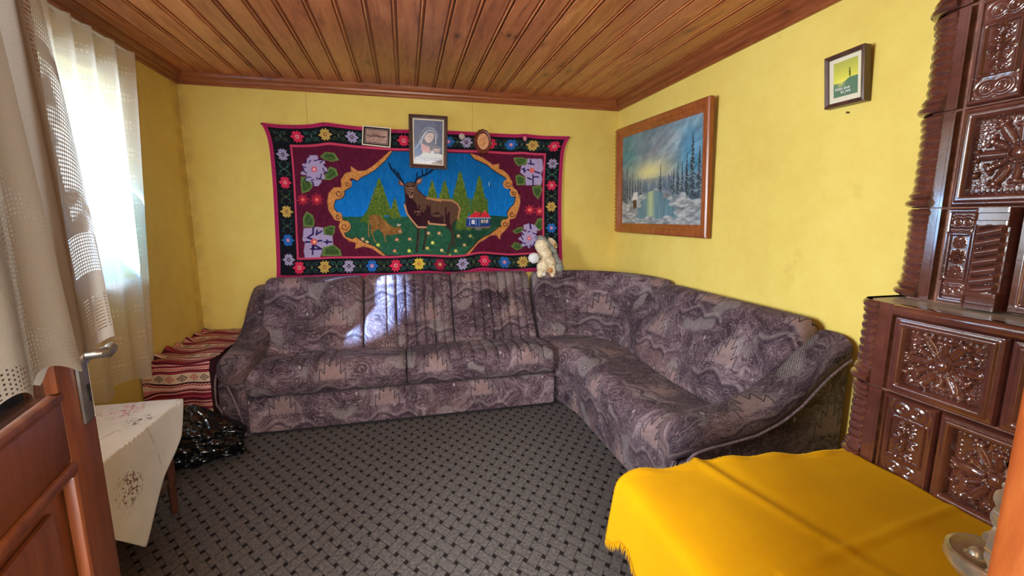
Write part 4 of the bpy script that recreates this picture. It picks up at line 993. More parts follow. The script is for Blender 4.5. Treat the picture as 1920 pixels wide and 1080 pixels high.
for k in range(70):
    x = x0 + (x1 - x0) * (k + 0.5) / 70; yb, zb = P[-1, min(nu - 1, int((k + .5) / 70 * nu))][1:]
    b = len(V); dx = random.uniform(-.004, .004); w = 0.0016
    V += [(x - w, yb, zb), (x + w, yb, zb), (x + w + dx, yb - 0.004, zb - 0.035), (x - w + dx, yb - 0.004, zb - 0.035), (x, yb - 0.002, zb), (x + dx, yb - 0.006, zb - 0.035)]
    F += [(b, b + 1, b + 2, b + 3), (b, b + 4, b + 5, b + 3)]
f = mesh('fringe', V, F, M_CREAMP, kt); f['kind'] = 'stuff'

# ---------------------------------------------------------------- black bin bag
bm = bmesh.new(); bmesh.ops.create_icosphere(bm, subdivisions=6, radius=1.0)
for v in bm.verts:
    c = np.array(v.co); th = atan2(c[1], c[0]); 
    n = float(fbm(c[0] * 2.2 + 9 + c[2], c[1] * 2.2 + 5 - c[2] * 1.3, 3, 3)); m = abs(float(fbm(c[0] * 3.4 + 3 + c[2] * 2, c[1] * 3.4 + c[2] * 2.6 + 7, 8, 2)) - 0.5) * 2
    m2 = abs(float(fbm(c[0] * 7 + 3 + c[2] * 5, c[1] * 7 - c[2] * 6 + 7, 18, 2)) - 0.5) * 2
    r = 0.80 + 0.42 * n - 0.14 * (1 - m) ** 4 - 0.03 * (1 - m2) ** 3
    x, y, z = c * r; lump = 0.22 * math.exp(-((x + 0.25) ** 2 + y * y) / 0.16)
    X = -1.185 + x * 0.215; Y = 2.735 + y * 0.165 + 0.03 * x
    zz = 0.115 + z * 0.130; 
    if z > 0: zz += lump * 0.45 + 0.02 * (x < 0.2)
    v.co = (X, Y, max(0.002 + 0.003 * m, zz))
me = bpy.data.meshes.new('bin_bag'); bm.to_mesh(me); bm.free()
bag = fixorigin(link('bin_bag', me, M_BAG)); tag(bag, 'crumpled black plastic bin bag on the carpet in front of the daybed', 'bag')
def ear(pts, w):
    pts = smoothcurve(pts, 24); P = []
    for k, p in enumerate(pts):
        s = k / (len(pts) - 1); ww = w * (1 - 0.3 * s) * (1 + 0.25 * sin(s * 14)); P.append([p + np.array([ww * q, 0.25 * ww * sin(q * 9 + s * 5), 0.35 * ww * cos(q * 7 + s * 8)]) for q in np.linspace(-1, 1, 14)])
    o = gridmesh('bag_flap', np.array(P), M_BAG, bag); o.modifiers.new('Solidify', 'SOLIDIFY').thickness = 0.002
ear([(-1.22, 2.76, 0.215), (-1.17, 2.77, 0.245), (-1.12, 2.775, 0.235), (-1.06, 2.78, 0.19), (-1.02, 2.775, 0.15)], 0.035)
ear([(-1.10, 2.70, 0.14), (-1.05, 2.69, 0.13), (-1.01, 2.70, 0.08), (-0.99, 2.71, 0.03)], 0.045)
ear([(-1.30, 2.70, 0.16), (-1.33, 2.66, 0.12), (-1.35, 2.64, 0.05)], 0.05)

# ---------------------------------------------------------------- small table with embroidered cloth
TX0, TX1, TY0, TY1, TZ = -1.43, -1.045, 1.25, 2.235, 0.565
tb = thing('side_table', ((TX0 + TX1) / 2, (TY0 + TY1) / 2, 0), 'low dark wooden table with splayed legs behind the open door leaf', 'table')
boxes('table_top', [(TX0, TX1, TY0, TY1, TZ - 0.022, TZ - 0.004)], M_LEGW, tb, bevel=0.003)
boxes('apron', [(TX0 + 0.03, TX1 - 0.03, TY0 + 0.03, TY1 - 0.03, TZ - 0.09, TZ - 0.022)], M_LEGW, tb)
for sx, bx in ((-1, TX0 + 0.05), (1, TX1 - 0.05)):
    for sy, by in ((-1, TY0 + 0.06), (1, TY1 - 0.06)):
        tube('leg', [(bx, by, TZ - 0.03), (bx - 0.012, by + sy * 0.03, 0.25), (bx - 0.030, by + sy * 0.060, 0.0)], [0.026, 0.021, 0.016], M_LEGW, tb, 4, upv=(0, 1, 0))
boxes('shelf', [(TX0 + 0.06, TX1 - 0.055, TY0 + 0.06, TY1 - 0.05, 0.185, 0.20)], M_DARKW, tb)
# cloth, with the corner hanging in a long point on the room side
def tc(u, v):
    """u: from wall side (0) over the top to the hanging hem (1); v: from the near end (0) to the far corner (1)"""
    W_ = TX1 - TX0 + 0.008; ylo, yhi = TY0 - 0.01, TY1 + 0.012
    hl = np.interp(v, [0, 0.25, 0.40, 0.545, 0.70, 0.78, 0.86, 0.93, 1.0], [0.10, 0.16, 0.25, 0.405, 0.31, 0.245, 0.20, 0.15, 0.012])
    Lt = W_ + hl; s = u * Lt; y = ylo + (yhi - ylo) * v
    if s < W_: x = TX0 + s; z = TZ + 0.001 * sin(s * 30) * sin(y * 20) + 0.0012
    else:
        d = s - W_; x = TX1 + 0.006 + 0.010 * sin(v * 13 + 1) * d / 0.3 + 0.02 * (d / 0.4); z = TZ - d - 0.002; y += -0.02 * d
    return (x, y, z)
nu, nv = 90, 90; P = np.zeros((nv, nu, 3)); UV = np.zeros((nv, nu, 2))
for j in range(nv):
    for i in range(nu):
        p = tc((i / (nu - 1)), j / (nv - 1)); P[j, i] = p
        W_ = TX1 - TX0; UV[j, i] = ((p[0] - TX0) + max(0, TZ - p[2]), p[1] - TY0)
tcl = tag(gridmesh('embroidered_tablecloth', P, M_TCLOTH, uv=UV), 'white tablecloth embroidered with small flowers, hanging off the low table', 'tablecloth')
tcl.modifiers.new('Solidify', 'SOLIDIFY').thickness = -0.002
# ---------------------------------------------------------------- flat artwork: painted into small arrays, carried as point colours
class Canvas:
    def __init__(s, x0, y0, x1, y1, k, bg):
        s.x0, s.y0, s.k = x0, y0, k; s.w, s.h = int((x1 - x0) * k), int((y1 - y0) * k)
        s.Y, s.X = np.mgrid[0:s.h, 0:s.w].astype(float); s.X = s.X / k + x0; s.Y = s.Y / k + y0
        s.a = np.zeros((s.h, s.w, 3)); s.a[:] = bg
    def box(s, xa, ya, xb, yb):
        i0 = max(0, int((xa - s.x0) * s.k)); i1 = min(s.w, int((xb - s.x0) * s.k) + 2); j0 = max(0, int((ya - s.y0) * s.k)); j1 = min(s.h, int((yb - s.y0) * s.k) + 2)
        return slice(j0, max(j0, j1)), slice(i0, max(i0, i1))
    def pmask(s, pts, sl):
        X, Y = s.X[sl], s.Y[sl]; m = np.zeros(X.shape, bool); n = len(pts)
        for i in range(n):
            (xa, ya), (xb, yb) = pts[i], pts[(i + 1) % n]
            if ya == yb: continue
            c = ((ya > Y) != (yb > Y)) & (X < (xb - xa) * (Y - ya) / (yb - ya) + xa); m ^= c
        return m
    def poly(s, pts, c, alpha=1.0, var=0, jag=0):
        pts = [tuple(map(float, p)) for p in pts]; xs, ys = zip(*pts); sl = s.box(min(xs) - 1, min(ys) - 1, max(xs) + 1, max(ys) + 1); m = s.pmask(pts, sl); s.put(sl, m, c, alpha, var)
        return sl, m
    def put(s, sl, m, c, alpha=1.0, var=0):
        A = s.a[sl]; col = np.array(c, float)
        if var: col = col + ((fbm(s.X[sl] * 0.45, s.Y[sl] * 0.45, 5) - 0.5)[..., None]) * var
        else: col = np.broadcast_to(col, A.shape)
        al = m.astype(float)[..., None] * alpha; A[:] = A * (1 - al) + col * al
    def ell(s, cx, cy, rx, ry, c, alpha=1.0, var=0, rot=0):
        R = max(rx, ry); sl = s.box(cx - R, cy - R, cx + R, cy + R); dx = s.X[sl] - cx; dy = s.Y[sl] - cy; a, b = dx * cos(rot) + dy * sin(rot), -dx * sin(rot) + dy * cos(rot)
        s.put(sl, (a / rx) ** 2 + (b / ry) ** 2 < 1, c, alpha, var)
    def ring(s, cx, cy, rx, ry, w, c, alpha=1.0):
        sl = s.box(cx - rx - w, cy - ry - w, cx + rx + w, cy + ry + w); d = np.sqrt(((s.X[sl] - cx) / rx) ** 2 + ((s.Y[sl] - cy) / ry) ** 2); s.put(sl, abs(d - 1) * min(rx, ry) < w / 2, c, alpha)
    def line(s, pts, w, c, alpha=1.0, var=0, taper=False):
        n = len(pts)
        for k in range(n - 1):
            (xa, ya), (xb, yb) = pts[k], pts[k + 1]; ww = w * (1 - 0.7 * k / max(1, n - 1)) if taper else w
            sl = s.box(min(xa, xb) - ww, min(ya, yb) - ww, max(xa, xb) + ww, max(ya, yb) + ww); X, Y = s.X[sl], s.Y[sl]
            dx, dy = xb - xa, yb - ya; t = np.clip(((X - xa) * dx + (Y - ya) * dy) / (dx * dx + dy * dy + 1e-9), 0, 1)
            s.put(sl, np.hypot(X - xa - t * dx, Y - ya - t * dy) < ww / 2, c, alpha, var)
    def sample(s, x, y):
        i = np.clip(((x - s.x0) * s.k).astype(int), 0, s.w - 1); j = np.clip(((y - s.y0) * s.k).astype(int), 0, s.h - 1); return s.a[j, i]
    def soften(s, n=1):
        for _ in range(n):
            p = np.pad(s.a, ((1, 1), (1, 1), (0, 0)), 'edge'); s.a = (p[:-2, 1:-1] + p[2:, 1:-1] + p[1:-1, :-2] + p[1:-1, 2:] + 2 * s.a) / 6

# ---- the stag rug, drawn in the measured coordinates of its design
A1 = lambda x, y: (480 + x / 6, 200 + y / 6)
A2 = lambda x, y: (780 + x / 6, 200 + y / 6)
A3 = lambda x, y: (480 + x / 6, 360 + y / 6)
A4 = lambda x, y: (780 + x / 6, 360 + y / 6)
AB = lambda x, y: (600 + x / 4.908, 260 + y / 4.908)
def mp(f, *p): return [f(*q) for q in p]
cv = Canvas(480, 215, 1080, 535, 3, (92, 22, 50))
sl = cv.box(480, 215, 1080, 535); cv.a += ((fbm(cv.X * 0.3, cv.Y * 0.15, 2) - 0.5)[..., None]) * np.array([26, 14, 20])
# medallion: sky and meadow
inner = mp(AB, (670,116),(600,205),(520,280),(440,330),(375,362),(345,392),(318,378),(290,385),(288,440),(250,468),(225,480),(228,520),(200,552),(145,565),(132,600),(132,640),(160,680),(205,700),(205,740),(240,760),(285,800),(270,850),(222,860),(240,900),(300,920),(330,900),(400,950),(500,985),(560,1030),(606,1072)) + \
    mp(A4, (530,715),(590,660),(640,610),(700,540),(760,500),(830,470),(880,430),(930,390),(960,385),(960,330),(1030,290),(1020,240),(1040,195),(1100,130),(1115,60),(1110,0)) + mp(A2, (1110,1020),(1070,1000),(1060,930),(1000,910),(975,860),(1020,820),(990,790),(920,750),(860,710),(800,660),(720,620),(650,590),(600,530))
slm, m = cv.poly(inner, (14, 104, 178))
sky = cv.a[slm]; g = np.clip((cv.Y[slm] - 280) / 130, 0, 1)[..., None]
sky[m] = (np.array([12, 96, 158]) * (1 - g) + np.array([16, 120, 206]) * g + (fbm(cv.X[slm] * 0.7, cv.Y[slm] * 0.10, 9)[..., None] - 0.5) * 30)[m]
hz = np.where(cv.X[slm] < 870, 406, 408 - 4 * np.sin((cv.X[slm] - 870) / 30)); gm = m & (cv.Y[slm] > hz)
gcol = np.array([40, 92, 68]) + (fbm(cv.X[slm] * 0.35, cv.Y[slm] * 0.35, 4)[..., None] - 0.5) * 34; sky[gm] = gcol[gm]
dk = gm & (cv.X[slm] > 845) & (cv.Y[slm] < 470 - (cv.X[slm] - 850) * 0.5 + 6 * np.sin(cv.X[slm] * 0.08)); sky[dk] = sky[dk] * 0.80
def fir(cx, ty, by, w, col=(84, 112, 32)):
    for k in range(int((by - ty) * 7)):
        y = random.uniform(ty, by); s = (y - ty) / (by - ty); ww = w * s ** 0.8 * (0.7 + 0.3 * abs(sin(s * 17))); x = cx + random.uniform(-1, 1) * ww
        r = random.random(); c = (60, 92, 36) if r < 0.35 else ((104, 128, 36) if r < 0.75 else (130, 140, 60)); cv.line([(x, y), (x + random.uniform(-2, 2), y + random.uniform(1.5, 4.5))], 0.9, c, 0.95)
for a in ((711, 334, 404, 26), (740, 372, 408, 12), (700, 380, 416, 28)): 
    cv.poly([(a[0], a[1]), (a[0] - a[3], a[2]), (a[0] + a[3], a[2])], (74, 102, 40)); fir(*a)
for a in ((810, 338, 378, 12), (833, 338, 378, 13), (862, 320, 400, 22), (898, 330, 404, 19), (868, 375, 430, 16)):
    cv.poly([(a[0], a[1]), (a[0] - a[3], a[2]), (a[0] + a[3], a[2])], (78, 106, 42)); fir(*a)
cv.put(*(lambda s_: (s_, (cv.X[s_] > 790) & (cv.X[s_] < 915) & (cv.Y[s_] > 372) & (cv.Y[s_] < 400)))(cv.box(790, 372, 915, 400)), (82, 108, 44), 0.75, 60)
# wisps of light tufts in the grass
for x, y, c in ((680,448,(206,150,140)),(688,454,(230,190,160)),(709,459,(226,240,90)),(744,449,(214,120,110)),(740,470,(200,110,90)),(768,448,(206,130,120)),(767,470,(226,236,90)),(803,437,(210,150,130)),(823,437,(214,140,120)),(811,455,(230,236,120)),(801,465,(210,180,110)),(828,469,(220,190,140)),(859,442,(214,160,130)),(870,459,(180,140,100)),(854,470,(200,190,110)),(881,442,(150,140,90)),(843,478,(90,150,70))):
    for k in range(5): q = k * 1.26; cv.ell(x + 2.2 * cos(q), y + 2.0 * sin(q), 1.5, 1.3, c)
    cv.line([(x + 2, y + 2), (x + 6, y + 5)], 1.5, (96, 140, 60)); cv.ell(x, y, 1.1, 1.1, (236, 226, 120))
# fawn
fw = mp(AB, (452,712),(480,696),(530,700),(575,735),(640,790),(690,818),(720,808),(742,818),(756,850),(752,872),(720,876),(640,888),(612,878),(600,905),(588,908),(575,868),(540,830),(500,850),(482,880),(466,870),(470,800),(455,750))
cv.poly(fw, (142, 98, 50), var=60)
for q in (((478,870),(500,930),(512,950)), ((592,890),(600,925),(604,945)), ((455,760),(446,830),(450,900))): cv.line(mp(AB, *q), 2.2, (150, 110, 62))
cv.line(mp(AB, (712,800),(718,785),(730,800),(740,788)), 2.0, (206, 196, 180)); cv.ell(*AB(735, 852), 3.2, 3.0, (190, 140, 120)); cv.line(mp(AB, (530,705),(560,760),(545,800)), 2.2, (112, 74, 40)); cv.line(mp(AB, (600,770),(640,830)), 2.0, (176, 130, 76))
cv.ell(*AB(765, 878), 1.3, 0.8, (20, 30, 30)); cv.ell(*AB(455, 935), 1.3, 1, (20, 30, 30)); cv.ell(*AB(605, 990), 1.5, 0.7, (20, 40, 34)); cv.ell(*AB(690, 975), 1.5, 0.7, (20, 40, 34))
# stag: legs, body, chest, head, antlers
for q, w in ((((905,828),(903,900),(898,960),(890,1032)), 5.2), (((970,826),(975,900),(962,960),(952,1012)), 4.6)):
    cv.line(mp(AB, *q), w, (52, 40, 34), var=50); cv.line([(a + 1.2, b) for a, b in mp(AB, *q)], 0.9, (96, 110, 80), 0.7)
for q, w in ((((330,372),(385,430),(415,475),(400,560),(370,620),(355,690)), 4.6), (((400,400),(415,440),(430,520),(425,600)), 3.2)): cv.line(mp(A4, *q), w, (60, 56, 44), var=50)
body = mp(AB, (778,432),(800,408),(850,403),(884,430),(895,470),(945,520),(985,545)) + mp(A4, (120,65),(250,80),(400,92),(465,130),(498,190),(484,270),(420,330),(388,400),(330,374),(140,350),(110,396),(20,410)) + mp(AB, (900,827),(860,780),(810,700),(780,620),(790,550),(780,480))
cv.line(body + body[:1], 2.6, (40, 26, 34)); cv.poly(body, (98, 70, 56), var=24)
cv.poly(mp(AB, (786,500),(850,555),(880,590),(900,640),(960,690),(1000,640),(1010,700),(990,780),(968,810),(905,815),(860,775),(815,700),(790,620)), (54, 20, 34), var=20)
cv.poly(mp(A4, (110,190),(165,150),(165,270),(310,290),(310,330),(380,200),(375,330),(400,420),(330,380),(140,350),(60,400),(20,390)), (58, 28, 38), var=20)
for q in (((30,150),(60,240)),((125,150),(130,280)),((330,180),(335,350)),((0,180),(30,210)),((180,260),(240,230),(320,300))): cv.line(mp(A4, *q), 3.2, (56, 28, 38))
cv.line(mp(A4, (315,170),(318,350)), 2.6, (104, 76, 62)); cv.line(mp(A4, (190,260),(240,275),(270,255)), 2.4, (110, 82, 66))
cv.line(mp(A4, (120,68),(250,84),(400,95),(462,132),(492,190),(470,300)), 3.4, (184, 132, 84)); cv.line(mp(AB, (985,548),(1060,566),(1110,575)), 2.6, (184, 132, 84))
cv.line(mp(AB, (778,610),(800,690),(845,750),(900,815),(975,815)), 3.0, (206, 150, 112)); cv.line(mp(A4, (140,330),(145,355),(330,370)), 3.0, (206, 150, 112))
for k in range(26): a = AB(random.uniform(865, 960), random.uniform(640, 700)); cv.line([a, (a[0] + random.uniform(-3, 3), a[1] + 1.6)], 1.1, (150, 116, 96) if k % 2 else (40, 18, 28))
cv.poly(mp(AB, (712,372),(730,395),(775,412),(768,440),(725,425)), (100, 66, 52)); cv.poly(mp(AB, (738,388),(768,412),(762,428),(738,420)), (196, 128, 104))
cv.poly(mp(AB, (945,362),(890,372),(870,400),(885,432),(930,410)), (112, 76, 60)); cv.poly(mp(AB, (935,372),(898,382),(890,410),(922,400)), (196, 134, 108))
cv.poly(mp(AB, (782,420),(868,412),(882,455),(862,500),(850,545),(825,548),(805,505),(785,465)), (104, 76, 62)); cv.poly(mp(AB, (812,480),(856,478),(850,545),(826,548)), (176, 132, 112))
for q in (((795,432),(818,442)),((842,438),(868,432))): cv.line(mp(AB, *q), 2.4, (44, 24, 28))
cv.line(mp(AB, (818,490),(850,492),(842,510),(826,510)), 2.4, (36, 20, 26)); cv.line(mp(AB, (836,508),(836,530)), 1.4, (60, 30, 34)); cv.line(mp(AB, (812,452),(860,456)), 1.6, (190, 150, 124), 0.7)
for q, w in ((((770,412),(738,372),(716,352),(690,318),(668,290),(648,262),(635,228)), 3.0), (((720,355),(712,320),(706,304)), 2.2), (((690,320),(688,290),(684,275)), 2.2), (((662,282),(650,284)), 1.6), (((745,376),(728,330),(722,318)), 2.2), (((760,400),(762,370)), 1.8),
            (((872,410),(888,372),(910,356),(950,340),(985,325),(1010,310),(1040,285)), 3.0), (((892,366),(888,336),(896,312)), 2.2), (((938,345),(942,312),(938,288)), 2.2), (((975,328),(982,300),(980,285)), 2.2), (((1004,314),(1014,290)), 1.8)):
    cv.line(mp(AB, *q), w, (18, 26, 46))
# cottage
cv.poly(mp(A4, (560,400),(570,360),(835,370),(830,410)), (126, 104, 84)); cv.poly(mp(A4, (560,290),(640,285),(700,290),(830,290),(828,385),(560,390)), (34, 62, 140)); cv.poly(mp(A4, (700,290),(820,290),(820,340),(705,375)), (60, 80, 100))
cv.poly(mp(A4, (575,288),(640,238),(725,222),(700,288)), (214, 46, 62)); cv.poly(mp(A4, (705,288),(745,228),(800,232),(836,288)), (214, 46, 62)); cv.line(mp(A4, (575,292),(836,292)), 1.6, (150, 190, 220)); cv.line(mp(A4, (703,288),(735,228)), 1.0, (90, 20, 34))
cv.poly(mp(A4, (655,210),(675,210),(675,236),(655,238)), (214, 100, 96)); cv.poly(mp(A4, (758,206),(780,206),(780,232),(758,230)), (214, 100, 96))
for a, b, c, d in ((620,310,658,358),(728,310,748,345),(760,312,772,345),(784,312,808,345)): cv.poly(mp(A4, (a,b),(c,b),(c,d),(a,d)), (220, 226, 240))
cv.line(mp(A4, (600,300),(600,380)), 1.0, (170, 196, 226)); cv.line(mp(A4, (672,300),(672,370)), 1.2, (170, 196, 226)); cv.line(mp(A4, (705,290),(705,375)), 1.6, (120, 160, 206)); cv.poly(mp(A4, (650,390),(720,385),(735,430),(670,432)), (112, 112, 110)); cv.line(mp(A4, (740,330),(800,332)), 2.0, (180, 150, 110))
cv.line(mp(A2, (820,850),(822,890)), 1.6, (170, 206, 226)); cv.line(mp(A2, (835,870),(832,905)), 1.4, (20, 40, 90))
# scrollwork around the medallion
OR = (206, 138, 74)
def scroll(outer, innerp):
    p = outer + innerp[::-1]; sl, m = cv.poly(p, OR, var=70)
    cv.line(innerp, 1.5, (40, 22, 34))
half = len(mp(AB, *[(0, 0)] * 27))
inL = mp(AB, (670,116),(600,205),(520,280),(440,330),(375,362),(345,392),(318,378),(290,365),(262,385),(288,440),(250,468),(225,480),(228,520),(200,552),(145,565),(132,600),(132,640),(160,680),(205,700),(205,740),(240,760),(285,800),(270,850),(222,860),(240,900),(300,920),(330,900),(400,950),(500,985),(560,1030),(606,1072))
outL = mp(AB, (640,116),(560,190),(480,258),(420,294),(350,300),(282,252),(288,302),(230,320),(192,380),(198,448),(130,445),(80,500),(66,580),(80,660),(130,740),(185,758),(182,840),(212,900),(270,940),(330,960),(325,1012),(400,990),(480,1010),(550,1060),(590,1078))
scroll(outL, inL)
inR = mp(A2, (600,530),(650,590),(720,620),(800,660),(860,710),(920,750),(990,790),(1020,820),(975,860),(1000,910),(1060,930),(1070,1000),(1110,1020)) + mp(A4, (1110,0),(1115,60),(1100,130),(1040,195),(1020,240),(1030,290),(962,330),(958,385),(930,390),(880,430),(830,470),(760,500),(700,540),(640,610),(590,660),(530,715))
outR = mp(A2, (640,535),(740,570),(820,620),(860,655),(935,640),(930,700),(980,715),(1040,770),(1080,850),(1082,900),(1130,940),(1160,1010)) + mp(A4, (1162,20),(1170,120),(1150,200),(1110,296),(1050,306),(1048,370),(1000,430),(950,480),(940,536),(900,480),(830,490),(760,540),(700,570),(640,640),(585,715))
scroll(outR, inR)
for f, x, y, r in ((AB,255,415,8),(AB,172,500,10),(AB,165,715,8),(AB,228,808,11),(A2,1030,870,9),(A2,1095,970,7),(A4,1075,250,8),(A4,1000,355,8)):
    cx, cy = f(x, y); cv.ell(cx, cy, r, r * 1.0, OR, var=70); cv.line([(cx + (r * 0.75 - q * r * 0.085) * cos(q * 0.95), cy + (r * 0.75 - q * r * 0.085) * sin(q * 0.95)) for q in range(8)], 1.3, (60, 26, 34))
for k in range(160):
    p = random.choice(outL + outR); cv.line([(p[0] + random.uniform(-3, 3), p[1] + random.uniform(-2, 2)), (p[0] + random.uniform(-3, 3) + 2, p[1] + random.uniform(-2, 3))], 0.9, (170, 96, 50), 0.6) if cv.sample(np.array(p[0]), np.array(p[1]))[0] > 180 else None
# field flowers: lilac blooms with leaves, small red asters
LV, LV2, LI, VI = (62, 88, 46), (104, 132, 66), (176, 160, 200), (40, 20, 84)
def leaf(f, *p): q = mp(f, *p); cv.poly(q, LV2); c = np.mean(q, 0); cv.poly([tuple(c + (np.array(a) - c) * 0.72) for a in q], LV); cv.line([q[0], q[len(q) // 2]], 1.2, LV2, 0.8)
def bloom(f, cx, cy, R, n=9, seed=0):
    c = f(cx, cy); rnd = random.Random(seed); pts = []
    for k in range(48):
        a = k / 48 * 2 * pi; r = R * (0.86 + 0.14 * cos(a * n)) * (1 + 0.08 * rnd.uniform(-1, 1)); pts.append((c[0] + r * cos(a), c[1] + r * sin(a) * 1.02))
    cv.poly(pts, LI, var=20)
    for k in range(n * 2):
        a = k / (n * 2) * 2 * pi + 0.2; r0 = R * (0.62 if k % 2 else 0.76); b = (c[0] + r0 * cos(a), c[1] + r0 * sin(a)); t = a + (1.3 if k % 3 else 0.2)
        cv.line([b, (b[0] + R * 0.24 * cos(t), b[1] + R * 0.24 * sin(t))], 2.0, VI)
    cv.ell(c[0], c[1], R * 0.2, R * 0.2, (220, 90, 110)); cv.ell(c[0], c[1], R * 0.09, R * 0.09, (250, 200, 190))
leaf(A1, (720,560),(780,510),(880,520),(935,600),(860,620),(780,600)); leaf(A1, (750,820),(830,670),(900,700),(925,770),(830,825)); leaf(A1, (510,790),(600,790),(640,900),(600,950),(520,980),(505,880))
bloom(A1, 655, 705, 26, 9, 1); cv.poly(mp(A1, (610,830),(740,820),(735,850),(700,895),(650,890),(620,860)), LI, var=20); cv.line(mp(A1, (630,840),(650,880)), 2.4, VI); cv.poly(mp(A1,(600,548),(690,545),(690,600),(605,600)), LI, var=20)
leaf(A2, (1095,575),(1180,570),(1250,590),(1240,640),(1150,670),(1110,630)); leaf(A2, (1115,780),(1160,760),(1225,800),(1220,880),(1130,885)); leaf(A2, (1300,900),(1390,880),(1415,930),(1370,1045),(1320,990))
cv.poly(mp(A2, (1250,585),(1410,590),(1425,700),(1400,760),(1415,810),(1400,880),(1230,885),(1225,790),(1170,740),(1180,665),(1240,650)), LI, var=20)
for q in (((1260,640),(1320,650)),((1190,700),(1230,720)),((1210,690),(1215,740)),((1300,720),(1390,750)),((1310,770),(1310,880)),((1250,800),(1290,820)),((1320,790),(1370,790)),((1280,600),(1290,650)),((1250,710),(1280,720))): cv.line(mp(A2, *q), 2.6, VI)
cv.ell(*A2(1298, 718), 5, 5, (224, 110, 110))
leaf(A3, (535,390),(530,290),(570,215),(640,260),(662,330),(650,395)); leaf(A3, (760,400),(850,375),(890,380),(885,450),(850,510),(770,490)); leaf(A3, (760,620),(870,585),(950,650),(965,715),(740,720))
cv.poly(mp(A3, (540,405),(640,400),(700,390),(755,400),(765,480),(860,490),(868,590),(760,620),(735,700),(720,735),(555,742),(540,660),(555,570),(525,540)), LI, var=20)
for q in (((645,405),(645,470),(600,500)),((580,510),(660,540),(650,620)),((690,470),(740,440)),((560,560),(620,560)),((680,480),(690,430)),((700,550),(740,545)),((770,560),(850,560)),((800,540),(800,580)),((620,640),(720,640)),((640,600),(640,700)),((650,590),(740,640))): cv.line(mp(A3, *q), 3.2, VI)
cv.ell(*A3(655, 558), 6, 6, (226, 92, 92)); cv.ell(*A3(660, 558), 2.5, 2.5, (250, 200, 160))
leaf(A4, (1085,440),(1140,400),(1200,390),(1200,440),(1120,470)); leaf(A4, (1320,390),(1360,300),(1420,290),(1425,400),(1380,440)); leaf(A4, (1065,610),(1110,560),(1190,590),(1190,630),(1130,655))
bloom(A4, 1270, 520, 19.5, 8, 4); cv.poly(mp(A4, (1205,370),(1270,350),(1330,370),(1380,430),(1290,440),(1210,420)), LI, var=20); cv.line(mp(A4, (1280,350),(1285,410)), 3, VI)
for f, x, y, r in ((A3,530,85,10),(A3,685,85,11),(A4,1275,200,9),(A4,1385,215,8.5)):
    c = f(x, y)
    for k in range(16): a = k / 16 * 2 * pi + 0.1; cv.line([(c[0] + 2 * cos(a), c[1] + 2 * sin(a)), (c[0] + r * (0.8 + 0.3 * (k % 2)) * cos(a + 0.15), c[1] + r * (0.8 + 0.3 * (k % 2)) * sin(a + 0.15))], 1.5, (206, 50, 70))
    cv.ell(c[0], c[1], 2.6, 2.6, (240, 130, 110))
cv.soften(1)
# rug outline (measured) -> Coons patch
top = smoothcurve([(490,230),(520,233.5),(553,234.5),(583,233),(607,229.5),(632,232.5),(662,236.5),(700,240),(745,243),(800,243.5),(850,246),(890,248),(925,250),(965,252),(985,251.5),(1010,254.5),(1040,255.5),(1068,256)], 60)
bot = smoothcurve([(519,524),(560,524),(610,522.5),(660,521),(700,520),(740,519),(790,515),(840,517),(870,515),(900,508.5),(930,510),(960,512),(1000,509),(1054,507)], 60)
left = smoothcurve([(490,230),(500,252),(506,280),(511,330),(514,380),(517,440),(519,490),(519,524)], 40); right = smoothcurve([(1068,256),(1058,280),(1054,320),(1052,370),(1052,430),(1053,470),(1054,507)], 40)
def para(c, t): L_ = np.concatenate([[0], np.cumsum(np.linalg.norm(np.diff(c, axis=0), axis=1))]); L_ /= L_[-1]; return np.stack([np.interp(t, L_, c[:, 0]), np.interp(t, L_, c[:, 1])], -1)
nu, nv = 620, 320; S = np.linspace(0, 1, nu); T = np.linspace(0, 1, nv)
ct, cb, cl_, cr = para(top, S), para(bot, S), para(left, T), para(right, T)
s_, t_ = S[None, :, None], T[:, None, None]
Q = (1 - t_) * ct[None] + t_ * cb[None] + (1 - s_) * cl_[:, None] + s_ * cr[:, None] - ((1 - s_) * (1 - t_) * ct[0] + s_ * (1 - t_) * ct[-1] + (1 - s_) * t_ * cb[0] + s_ * t_ * cb[-1])
col = cv.sample(Q[..., 0], Q[..., 1])
# borders measured in design pixels from the edges
Wd, Hd = 555.0, 275.0
dl = np.broadcast_to(S[None, :] * Wd, (nv, nu)); dr = Wd - dl; dtp = np.broadcast_to(T[:, None] * Hd, (nv, nu)); db_ = Hd - dtp
d = np.minimum(np.minimum(dl * 0.95, dr * 1.12), np.minimum(dtp, db_ * 1.08))
PK, BKc = np.array([184, 44, 96.]), np.array([22, 22, 30.])
col = np.where((d < 41.5)[..., None], np.array([206, 66, 100.]), col); col = np.where((d < 37.5)[..., None], BKc, col)
